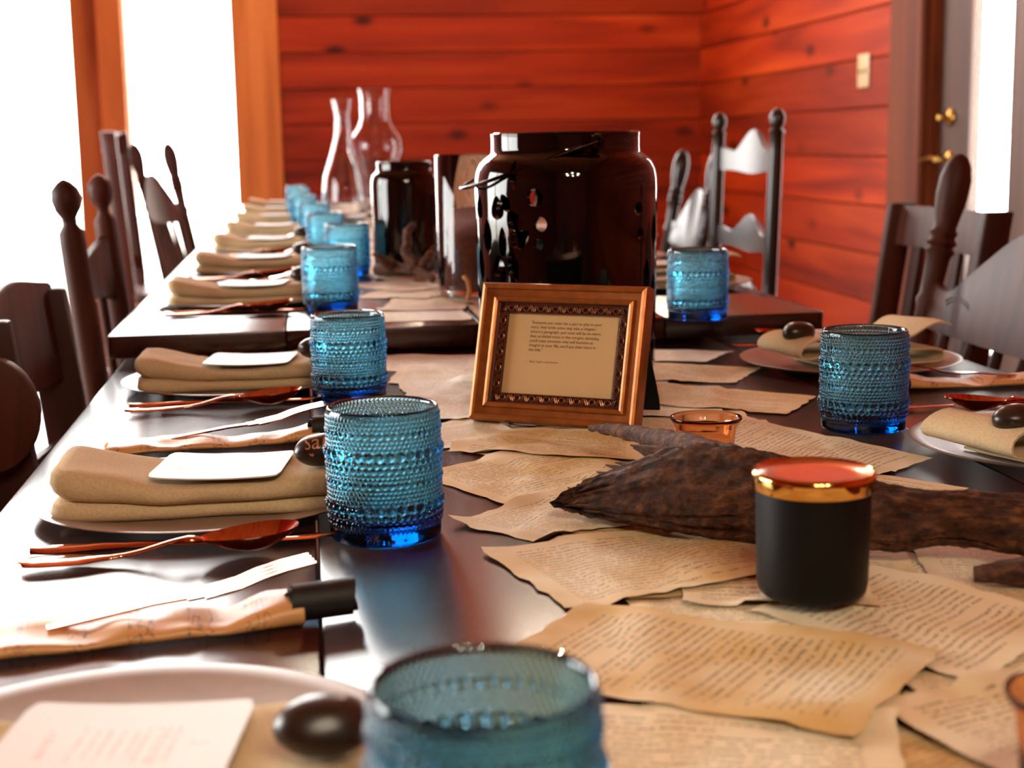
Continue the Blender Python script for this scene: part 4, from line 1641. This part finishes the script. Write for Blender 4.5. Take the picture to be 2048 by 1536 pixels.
def driftwood():
    root = thing('driftwood', 'long rough brown driftwood lying across the pages behind the candle', 'driftwood', (0.3, 0.98, 0.0))
    # stations along the length: front foot (x, y), heights of lower and upper edge, depth
    st = [(0.184, 1.052, 0.004, 0.010, 0.006), (0.192, 1.043, 0.002, 0.026, 0.018), (0.205, 1.026, 0.001, 0.040, 0.028), (0.222, 1.005, 0.0, 0.054, 0.036), (0.240, 0.987, 0.0, 0.066, 0.042), (0.256, 0.972, 0.0, 0.075, 0.046),
          (0.275, 0.958, 0.0, 0.078, 0.05), (0.298, 0.940, 0.0, 0.079, 0.052), (0.320, 0.926, 0.0, 0.073, 0.05), (0.345, 0.911, 0.001, 0.064, 0.046), (0.372, 0.897, 0.003, 0.057, 0.042), (0.400, 0.887, 0.009, 0.052, 0.04),
          (0.425, 0.882, 0.007, 0.051, 0.04), (0.45, 0.872, 0.002, 0.050, 0.04), (0.478, 0.862, 0.0, 0.047, 0.038), (0.51, 0.852, 0.0, 0.042, 0.034), (0.54, 0.842, 0.001, 0.034, 0.028), (0.565, 0.832, 0.003, 0.024, 0.018), (0.58, 0.827, 0.006, 0.014, 0.006)]
    z0 = max(hgt(x_, y_, 0.03) for x_, y_ in ((0.22, 1.02), (0.26, 0.98), (0.3, 0.95), (0.35, 0.92), (0.4, 0.9))) - 0.0005
    NS, NA = 280, 110
    xs = np.linspace(0, len(st) - 1, NS)
    arr = np.array(st)
    v, f = [], []
    for q in xs:
        i = int(min(q, len(st) - 2))
        t = q - i
        t = t * t * (3 - 2 * t) * 0.5 + t * 0.5
        x, y, zl, zh, dp = arr[i] * (1 - t) + arr[i + 1] * t
        zh *= 0.70
        y -= 0.022
        zc, hz = (zl + zh) / 2, (zh - zl) / 2
        for k in range(NA):
            a = 2 * PI * k / NA
            ca, sa = math.cos(a), math.sin(a)
            # leaning slab: upper edge sits farther back
            yy_ = dp / 2 + ca * dp / 2 * (1 - 0.15 * abs(sa)) + 0.28 * dp * sa
            zz = zc + hz * math.copysign(abs(sa) ** 0.85, sa)
            # long fibres and pitted bark
            ar = a + 0.35 * noise.noise((x * 18, a * 0.8, 6.0))
            rid = 1 - abs(noise.noise((x * 16, ar * 7.5, 2.2))) * 2
            rid2 = 1 - abs(noise.noise((x * 45, ar * 15, 7.2))) * 2
            g = frac_noise((x * 30, ar * 2.6, 1.7), 3) * 0.009 + rid * 0.0022 + rid2 * 0.0014 + frac_noise((x * 170, a * 14, 4.4), 2) * 0.0022
            g -= 0.008 * max(0, noise.noise((x * 26, ar * 4.2, 9.0)) - 0.12)
            if q < 2.6:
                g += 0.006 * noise.noise((a * 7, q * 3.0, 3.3)) * (2.6 - q)
            sc_ = min(1.0, hz / 0.03)
            px = x + (0.006 * noise.noise((a * 6.0, 5.0, 1.0)) * (3 - q) if q < 3 else 0)
            v.append((px + 0.25 * yy_ * 0.55, y + yy_ * 0.84 + g * ca * sc_, max(z0 + zz + g * sa * sc_, z0 - 0.001)))
    for i in range(NS - 1):
        for k in range(NA):
            k2 = (k + 1) % NA
            f.append((i * NA + k, i * NA + k2, (i + 1) * NA + k2, (i + 1) * NA + k))
    f.append(tuple(range(NA))[::-1])
    f.append(tuple((NS - 1) * NA + k for k in range(NA)))
    me = fix_normals(mesh('trunk', [(a - 0.3, b - 0.98, c) for a, b, c in v], f, True, 0))
    obj('trunk', me, 'drift', root)
    # thin prong rising from the upper left
    pts = [(0.240, 1.225, 0.783), (0.252, 1.195, 0.786), (0.264, 1.160, 0.790), (0.275, 1.115, 0.793), (0.290, 1.07, 0.793), (0.306, 1.03, 0.790), (0.322, 0.985, 0.782)]
    path, rad = [], []
    rr_ = [0.0022, 0.0048, 0.0068, 0.0088, 0.0115, 0.015, 0.018]
    for i in range(len(pts) - 1):
        for t in linspace(0, 1, 9)[:-1]:
            p = Vector(pts[i]).lerp(Vector(pts[i + 1]), t)
            path.append(p + Vector((0, 0, 0.002 * noise.noise(p * 60))))
            rad.append((rr_[i] * (1 - t) + rr_[i + 1] * t))
    v, f = tube(path, rad, 18)
    v = [Vector(p) for p in v]
    v = [(p.x - 0.3 + 0.002 * frac_noise(p * 90), p.y - 0.98, p.z + 0.0035 * frac_noise(p * 80)) for p in v]
    obj('prong', mesh('prong', v, f, True, 0), 'drift', root)
    # torn splinters at the broken left end
    sr = random.Random(21)
    for i in range(13):
        t = i / 12
        bx_, by_, bz = 0.205 + 0.055 * t, 1.03 - 0.012 * t, z0 + 0.006 + 0.036 * t + sr.uniform(-0.003, 0.003)
        L_ = sr.uniform(0.012, 0.026)
        p0 = Vector((bx_ + 0.022, by_ + 0.002, bz - 0.004))
        p1 = Vector((bx_, by_ + 0.012 + sr.uniform(0, 0.006), bz))
        p2 = p1 + Vector((-L_ * 0.8, L_ * 0.75, sr.uniform(-0.002, 0.006)))
        v, f = tube([p0, p0.lerp(p1, 0.5), p1, p1.lerp(p2, 0.6), p2], [0.006, 0.006, 0.0045, 0.0024, 0.0006], 7)
        v = [(p.x - 0.3 + 0.0015 * noise.noise(p * 160), p.y - 0.98, max(p.z + 0.002 * noise.noise(p * 140), z0)) for p in map(Vector, v)]
        obj('splinter', mesh('splinter', v, f, True, 60), 'drift', root)
    # broken stub that touches the pages at the right
    pts = [(0.404, 0.822, 0.7605), (0.436, 0.812, 0.763), (0.48, 0.81, 0.766), (0.54, 0.822, 0.77)]
    path = []
    for i in range(3):
        for t in linspace(0, 1, 7)[:-1]:
            path.append(Vector(pts[i]).lerp(Vector(pts[i + 1]), t))
    v, f = tube(path, [0.005 + 0.007 * min(1, i / 8) for i in range(len(path))], 16)
    v = [Vector(p) for p in v]
    v = [(p.x - 0.3 + 0.003 * frac_noise(p * 90), p.y - 0.98 + 0.004 * frac_noise(p * 70), p.z + 0.003 * frac_noise(p * 80)) for p in v]
    obj('stub', mesh('stub', v, f, True, 0), 'drift', root)


driftwood()

# ------------------------------------------------------------------ amber votives
def votive(loc, label, s=1.0):
    prof = [(0.0005, 0.0), (0.019, 0.0), (0.021, 0.0015), (0.0222, 0.006), (0.0235, 0.03), (0.0252, 0.043), (0.0285, 0.0485), (0.0298, 0.0505), (0.0295, 0.052), (0.0283, 0.0522), (0.0268, 0.0505), (0.0236, 0.044), (0.0215, 0.03), (0.02, 0.0075), (0.016, 0.0055), (0.0005, 0.005)]
    v, f = lathe([(r * s, z * s) for r, z in prof], 56)
    o = obj('votive_glass', fix_normals(mesh('votive', v, f, True, 60)), 'amber', None, loc)
    tag(o, label, 'votive', 'amber glass votive cups')
    return o


votive((0.316, 1.122, hgt(0.316, 1.122, 0.025)), 'small amber glass cup behind the driftwood', 0.98)
votive((0.299, 0.512, hgt(0.299, 0.512, 0.025)), 'copper coloured glass cup cut by the lower right picture edge', 1.0)

# ------------------------------------------------------------------ things on the far table
hz_ = hgt(0.275, 2.31, 0.06)
hu = thing('cylinder_vase', 'clear glass cylinder vase half filled with dark brown beans', 'vase', (0.272, 2.31, hz_))
prof = [(0.0005, 0.0), (0.060, 0.0), (0.0635, 0.003), (0.064, 0.01), (0.064, 0.219), (0.0628, 0.2205), (0.0614, 0.219), (0.0612, 0.012), (0.058, 0.008), (0.0005, 0.008)]
v, f = lathe(prof, 64)
obj('glass_cylinder', fix_normals(mesh('cyl', v, f, True, 50)), 'clear', hu)
bv, bf = [], []
n1, n2 = 90, 34
for j in range(n2 + 1):
    for i in range(n1):
        a = 2 * PI * i / n1
        z = 0.0095 + 0.086 * j / n2
        r = 0.0598 - 0.0022 * abs(math.sin(i * 0.9 + j * 1.4)) - 0.0015 * abs(math.sin(j * 1.2))
        bv.append((r * math.cos(a), r * math.sin(a), z))
for j in range(n2):
    for i in range(n1):
        bf.append((j * n1 + i, j * n1 + (i + 1) % n1, (j + 1) * n1 + (i + 1) % n1, (j + 1) * n1 + i))
bf.append(tuple(range(n1))[::-1])
bf.append(tuple(n2 * n1 + i for i in range(n1)))
tag(obj('bean_fill', mesh('beans', bv, bf, True, 0), 'beans', hu), kind='stuff')
# two tall bottle vases
for (x, y, lab, prof) in ((0.135, 4.75, 'tall pale glass teardrop bottle, left of the far pair', [(0.0005, 0), (0.06, 0), (0.072, 0.02), (0.076, 0.07), (0.068, 0.14), (0.045, 0.21), (0.028, 0.27), (0.024, 0.33), (0.03, 0.37), (0.034, 0.385)]),
                          (0.25, 4.95, 'tall pale glass bottle with wide neck, right of the far pair', [(0.0005, 0), (0.05, 0), (0.06, 0.015), (0.062, 0.1), (0.07, 0.17), (0.09, 0.22), (0.088, 0.26), (0.06, 0.30), (0.05, 0.33), (0.05, 0.40), (0.056, 0.425)])):
    inner = [(max(r - 0.004, 0.0005), z if i else 0.006) for i, (r, z) in enumerate(prof)]
    inner[1] = (inner[1][0], 0.006)
    v, f = lathe(prof + inner[::-1], 40)
    o = obj('bottle_vase', fix_normals(mesh('bottle', v, f, True, 60)), 'smoke', None, (x, y, hgt(x, y, 0.06)))
    tag(o, lab, 'bottle', 'pale glass bottles far down the table')
# dried branch in front of the small lantern
db = thing('dried_branch', 'gnarled brown dried branch in front of the small dark lantern', 'branch', (0.19, 2.55, hgt(0.19, 2.55, 0.05)))
for i, pts in enumerate(([(-0.06, 0.12, 0.01), (-0.03, 0.05, 0.02), (0.0, 0.0, 0.02), (0.02, -0.04, 0.012), (0.028, -0.075, 0.008)], [(0.0, 0.0, 0.02), (-0.012, 0.02, 0.05), (-0.01, 0.035, 0.085), (0.004, 0.04, 0.1)], [(0.01, -0.01, 0.02), (0.03, 0.02, 0.045), (0.042, 0.03, 0.06)],
                         [(-0.03, 0.05, 0.02), (-0.055, 0.03, 0.035), (-0.07, 0.025, 0.05)])):
    path = []
    for a, b in zip(pts, pts[1:]):
        for t in linspace(0, 1, 7)[:-1]:
            path.append(Vector(a).lerp(Vector(b), t) + Vector((noise.noise(Vector(a) * 70 + Vector((t * 3, 0, 0))), noise.noise(Vector(b) * 70 + Vector((0, t * 3, 0))), 0)) * 0.004)
    v, f = tube(path, [0.013 * (1 - 0.6 * k / len(path)) * (1 if i == 0 else 0.9) for k in range(len(path))], 10)
    v = [(p.x, p.y, max(p.z + 0.003 * noise.noise(p * 120), 0)) for p in map(Vector, v)]
    obj('limb', mesh('limb', v, f, True, 0), 'drift', db)
# little pale twig by the cylinder vase
v, f = tube([(0, 0, 0.0), (0.002, 0.001, 0.015), (-0.001, 0.0, 0.03), (-0.007, -0.001, 0.037)], [0.004, 0.0034, 0.003, 0.0034], 10)
o = obj('pale_twig', mesh('twig', v, f, True, 0), 'kraft', None, (0.247, 2.225, hgt(0.247, 2.225, 0.01)))
tag(o, 'short pale bent twig standing beside the bean filled vase', 'twig')


# ------------------------------------------------------------------ chairs
def chair(label, loc, rz, style, lean, hw=0.2, ztop=1.0, mat='chair', seatmat=None):
    c = thing('dining_chair', label, 'chair', loc, rz)
    ZS = 0.455
    tl = math.tan(math.radians(lean))

    def yb(z):
        return -0.19 - tl * (z - ZS) if z > ZS else -0.19 + 0.06 * (z - ZS) / ZS * -0.5
    # seat
    v, f = prism(rounded_board(-hw - 0.02, hw + 0.02, -0.2, 0.21, 0.05, ['ne', 'nw', 'se', 'sw']), ZS - 0.035, ZS)
    obj('seat', bevelled(v, f, 0.008, 3), seatmat or mat, c)
    lp = [(0.0, 0.0), (0.012, 0.0), (0.016, 0.05), (0.019, 0.14), (0.013, 0.17), (0.021, 0.26), (0.017, 0.36), (0.02, 0.42), (0.0, 0.42)]
    lv, lf = lathe(lp, 16)
    lme = mesh('leg', lv, lf)
    for sx in (-1, 1):
        obj('leg', lme, mat, c, (sx * (hw - 0.01), 0.17, 0), (0, 0, 0))
    # rear posts run from the floor to the top
    for sx in (-1, 1):
        z1 = ztop
        if style == 'torpedo':
            prof = [(0, 0.016), (0.2, 0.018), (ZS, 0.02), (z1 - 0.25, 0.0165), (z1 - 0.235, 0.021), (z1 - 0.225, 0.0165), (z1 - 0.165, 0.019), (z1 - 0.155, 0.024), (z1 - 0.148, 0.019), (z1 - 0.142, 0.025), (z1 - 0.133, 0.019), (z1 - 0.125, 0.0225),
                    (z1 - 0.118, 0.018), (z1 - 0.10, 0.021), (z1 - 0.07, 0.0255), (z1 - 0.04, 0.0255), (z1 - 0.018, 0.02), (z1 - 0.005, 0.0125), (z1, 0.003)]
        elif style == 'ladder':
            prof = [(0, 0.014), (ZS, 0.018), (z1 - 0.10, 0.0165), (z1 - 0.06, 0.016), (z1 - 0.055, 0.02), (z1 - 0.047, 0.012), (z1 - 0.038, 0.017), (z1 - 0.02, 0.019), (z1 - 0.006, 0.012), (z1, 0.002)]
        elif style == 'ball':
            prof = [(0, 0.016), (0.2, 0.019), (ZS, 0.0225), (z1 - 0.1, 0.0205), (z1 - 0.085, 0.02), (z1 - 0.072, 0.0115), (z1 - 0.062, 0.012), (z1 - 0.05, 0.0195), (z1 - 0.032, 0.0235), (z1 - 0.016, 0.021), (z1 - 0.005, 0.011), (z1, 0.002)]
        else:
            prof = None
        if prof:
            path, rad = [], []
            for (a, ra), (b, rb) in zip(prof, prof[1:]):
                m = 3 if b - a > 0.05 else 1
                for t in range(m):
                    q = t / m
                    z = a + (b - a) * q
                    path.append((sx * hw, yb(z), z))
                    rad.append(ra + (rb - ra) * q)
            path.append((sx * hw, yb(z1), z1))
            rad.append(prof[-1][1])
            v, f = tube(path, rad, 20)
            obj('back_post', mesh('post', v, f, True, 50), mat, c)
        else:
            # flat sawn posts
            xs = [sx * hw - 0.014, sx * hw + 0.014]
            zs = linspace(0, z1, 14)
            wd = lambda z: 0.022 + (0.006 if z > ZS else 0)
            v, f = [], []
            for z in zs:
                for (dx, dy) in ((-0.014, -wd(z)), (0.014, -wd(z)), (0.014, wd(z)), (-0.014, wd(z))):
                    v.append((sx * hw + dx, yb(z) + dy, z))
            for i in range(len(zs) - 1):
                for k in range(4):
                    k2 = (k + 1) % 4
                    f.append((4 * i + k, 4 * i + k2, 4 * i + 4 + k2, 4 * i + 4 + k))
            f.append((3, 2, 1, 0))
            e = 4 * (len(zs) - 1)
            f.append((e, e + 1, e + 2, e + 3))
            obj('back_post', bevelled(v, f, 0.004, 2), mat, c)
    xs = linspace(-hw, hw, 25)
    bow = lambda x, z: yb(z) - 0.022 * (1 - (x / hw) ** 2)

    def R(name, zt, zb, t=0.018):
        v, f = rail(xs, zt, zb, bow, t)
        return obj(name, fix_normals(mesh(name, v, f, True, 40)), mat, c)
    if style == 'torpedo':
        zc = ztop - 0.2
        def crest_top(x):
            t = (hw - abs(x)) / hw
            q = min(1, max(0, (t - 0.2) / 0.75))
            return zc + 0.004 - 0.02 * math.exp(-((t - 0.2) / 0.14) ** 2) + 0.085 * q * q * (3 - 2 * q)
        cr = R('crest_rail', crest_top, lambda x: zc - 0.075 - 0.012 * (1 - (x / hw) ** 2))
        # shallow carved vine on the crest
        for sx in (-1, 1):
            for (ox, oz, r0, a0, a1) in ((0.125, -0.05, 0.03, 0.5, 2.4), (0.125, -0.05, 0.036, 0.6, 2.2)):
                pts = []
                for i in range(22):
                    a = a0 + (a1 - a0) * i / 21
                    x, z = sx * (ox + r0 * math.cos(a)) * hw / 0.2, zc + oz + r0 * math.sin(a) * (1 - i / 60)
                    pts.append((x, bow(x, z) + 0.0086, z))
                v, f = tube(pts, 0.0010, 6)
                obj('carved_scroll', mesh('scroll', v, f), mat, cr)
        for i in range(6):
            x = (-0.75 + 1.5 * i / 5) * hw
            zt = zc - 0.072
            v, f = tube([(x, -0.185, ZS - 0.005), (x, (bow(x, zt) - 0.185) / 2 - 0.002, (ZS + zt) / 2), (x, bow(x, zt), zt)], [0.008, 0.0115, 0.008], 12)
            obj('spindle', mesh('spindle', v, f), mat, c)
    elif style == 'ladder':
        for k, zc in enumerate((ztop - 0.12, ztop - 0.32, ztop - 0.49)):
            hgt_ = 0.05 if k else 0.06
            R('slat', lambda x, zc=zc, h=hgt_: zc + h * 0.5 + h * 0.75 * math.exp(-(x / (hw * 0.32)) ** 2) - 0.012 * math.exp(-((abs(x) - hw * 0.55) / (hw * 0.18)) ** 2), lambda x, zc=zc, h=hgt_: zc - h * 0.5 - 0.008 * math.exp(-(x / (hw * 0.4)) ** 2), 0.012)
    elif style == 'ball':
        R('crest_rail', lambda x: ztop - 0.105 - 0.045 * max(0.0, 1 - abs(x) / hw) ** 0.8, lambda x: ztop - 0.235 + 0.02 * (1 - (x / hw) ** 2))
        R('lower_rail', lambda x: 0.6, lambda x: 0.56)
        for i in range(4):
            x = (-0.6 + 1.2 * i / 3) * hw
            v, f = tube([(x, bow(x, 0.58), 0.585), (x, bow(x, ztop - 0.22), ztop - 0.222)], 0.009, 10)
            obj('spindle', mesh('spindle', v, f), mat, c)
    elif style == 'panel':
        R('crest_rail', lambda x: ztop + 0.004 + 0.016 * math.exp(-((x + hw * 0.3) / (hw * 0.6)) ** 2), lambda x: ztop - 0.12, 0.024)
        R('mid_rail', lambda x: ztop - 0.2, lambda x: ztop - 0.25)
        # round paddle ear at the end nearest the camera
        v, f = [], []
        m = 36
        z0 = ztop - 0.095
        for t in (-0.011, 0.011):
            for i in range(m):
                a = 2 * PI * i / m
                v.append((hw + 0.04 + t, yb(z0) + 0.0 + 0.05 * math.cos(a), z0 + 0.062 * math.sin(a)))
        f = [tuple(range(m))[::-1], tuple(range(m, 2 * m))] + [(i, (i + 1) % m, m + (i + 1) % m, m + i) for i in range(m)]
        obj('round_ear', bevelled(v, f, 0.003, 2), mat, c)
        for i in range(3):
            x = (-0.5 + 0.5 * i) * hw
            v, f = tube([(x, -0.185, ZS - 0.005), (x, bow(x, ztop - 0.22), ztop - 0.22)], 0.011, 10)
            obj('spindle', mesh('spindle', v, f), mat, c)
    elif style == 'plank':
        R('crest_rail', lambda x: ztop - 0.005, lambda x: ztop - 0.09)
        R('lower_rail', lambda x: 0.58, lambda x: 0.53)
        for i in range(4):
            x = (-0.6 + 0.4 * i) * hw
            v, f = rail([x - 0.018, x + 0.018], lambda q: ztop - 0.088, lambda q: 0.578, bow, 0.01)
            obj('slat', fix_normals(mesh('slat', v, f, False)), mat, c)
    # stretchers
    for sx in (-1, 1):
        v, f = tube([(sx * (hw - 0.01), 0.17, 0.16), (sx * (hw - 0.004), 0.0, 0.17), (sx * hw, yb(0.18), 0.18)], [0.009, 0.013, 0.009], 10)
        obj('stretcher', mesh('str', v, f), mat, c)
    v, f = tube([(-hw, 0.17, 0.22), (0, 0.17, 0.22), (hw, 0.17, 0.22)], [0.009, 0.014, 0.009], 10)
    obj('stretcher', mesh('str', v, f), mat, c)
    return c


LR, RR = -PI / 2, PI / 2
chair('brown chair with a rounded ear and low crest, nearest on the left side', (-0.115, 1.80, 0), LR, 'panel', 6, 0.185, 0.85)
chair('dark chair with two ball finials tucked in on the left side', (-0.14, 2.60, 0), LR, 'ball', 5, 0.2, 0.985)
chair('tall plank-backed mahogany chair standing by the window post', (-0.52, 6.2, 0), LR, 'plank', 4, 0.21, 1.10, 'chair_red')
chair('dark chair leaning back at the far left, against the bright window', (-0.26, 5.55, 0), LR + 0.4, 'torpedo', 11, 0.2, 1.05)
chair('dark chair with a torpedo finial and carved crest, nearest on the right', (0.747, 1.962, 0), RR, 'torpedo', 11.5, 0.268, 1.0)
chair('pulled-out chair with a plain top rail behind the carved right chair', (1.05, 2.83, 0), RR, 'plank', 8, 0.225, 0.885)
chair('tall ladder-back chair with wavy slats in front of the orange wall', (0.895, 3.57, 0), RR, 'ladder', 2, 0.24, 1.1, 'chair_black')
chair('spindle-back chair half hidden behind the ladder-back chair', (0.863, 4.15, 0), RR, 'torpedo', 10, 0.19, 1.0, 'chair_black')


# ------------------------------------------------------------------ chandelier (above the frame): its bulbs glint in the copper and the glaze
def chandelier(loc, label, power=330.0):
    c = thing('chandelier', label, 'chandelier', loc)
    ring = [(0.3 * math.cos(2 * PI * i / 48), 0.3 * math.sin(2 * PI * i / 48), 0) for i in range(49)]
    v, f = tube(ring, 0.01, 10, False)
    obj('ring', mesh('ring', v, f), 'wire', c)
    v, f = tube([(0, 0, 0.0), (0, 0, ZC - loc[2])], 0.008, 10)
    obj('stem', mesh('stem', v, f), 'wire', c)
    for i in range(3):
        a = 2 * PI * i / 3
        v, f = tube([(0.3 * math.cos(a), 0.3 * math.sin(a), 0), (0, 0, 0.2)], 0.006, 8)
        obj('arm', mesh('arm', v, f), 'wire', c)
    bm_ = bpy.data.materials.new('warm_bulb')
    bm_.use_nodes = True
    nt = bm_.node_tree
    nt.nodes.clear()
    em = N(nt, 'ShaderNodeEmission')
    em.inputs[0].default_value = (1.0, 0.84, 0.62, 1)
    em.inputs[1].default_value = power
    nt.links.new(em.outputs[0], N(nt, 'ShaderNodeOutputMaterial').inputs[0])
    bv_, bf_ = lathe([(0.0005, -0.03), (0.018, -0.024), (0.026, -0.008), (0.024, 0.01), (0.014, 0.03), (0.012, 0.04), (0.0005, 0.04)], 16)
    bme = mesh('bulb', bv_, bf_)
    sv, sf = lathe([(0.0005, 0.03), (0.016, 0.03), (0.016, 0.075), (0.0005, 0.075)], 16)
    sme = mesh('socket', sv, sf)
    for i in range(6):
        a = 2 * PI * (i + 0.5) / 6
        p = (0.3 * math.cos(a), 0.3 * math.sin(a), -0.075)
        b = obj('bulb', bme, bm_, c, p)
        obj('socket', sme, 'wire', b)
    return c


chandelier((0.25, -0.55, 2.0), 'ring chandelier with warm bulbs hanging over the near table', 600.0)
chandelier((1.15, 6.7, 3.6), 'ring chandelier with warm bulbs added out of view to brighten the back wall', 1250.0)  # unseen second chandelier, added to light the back wall and posts
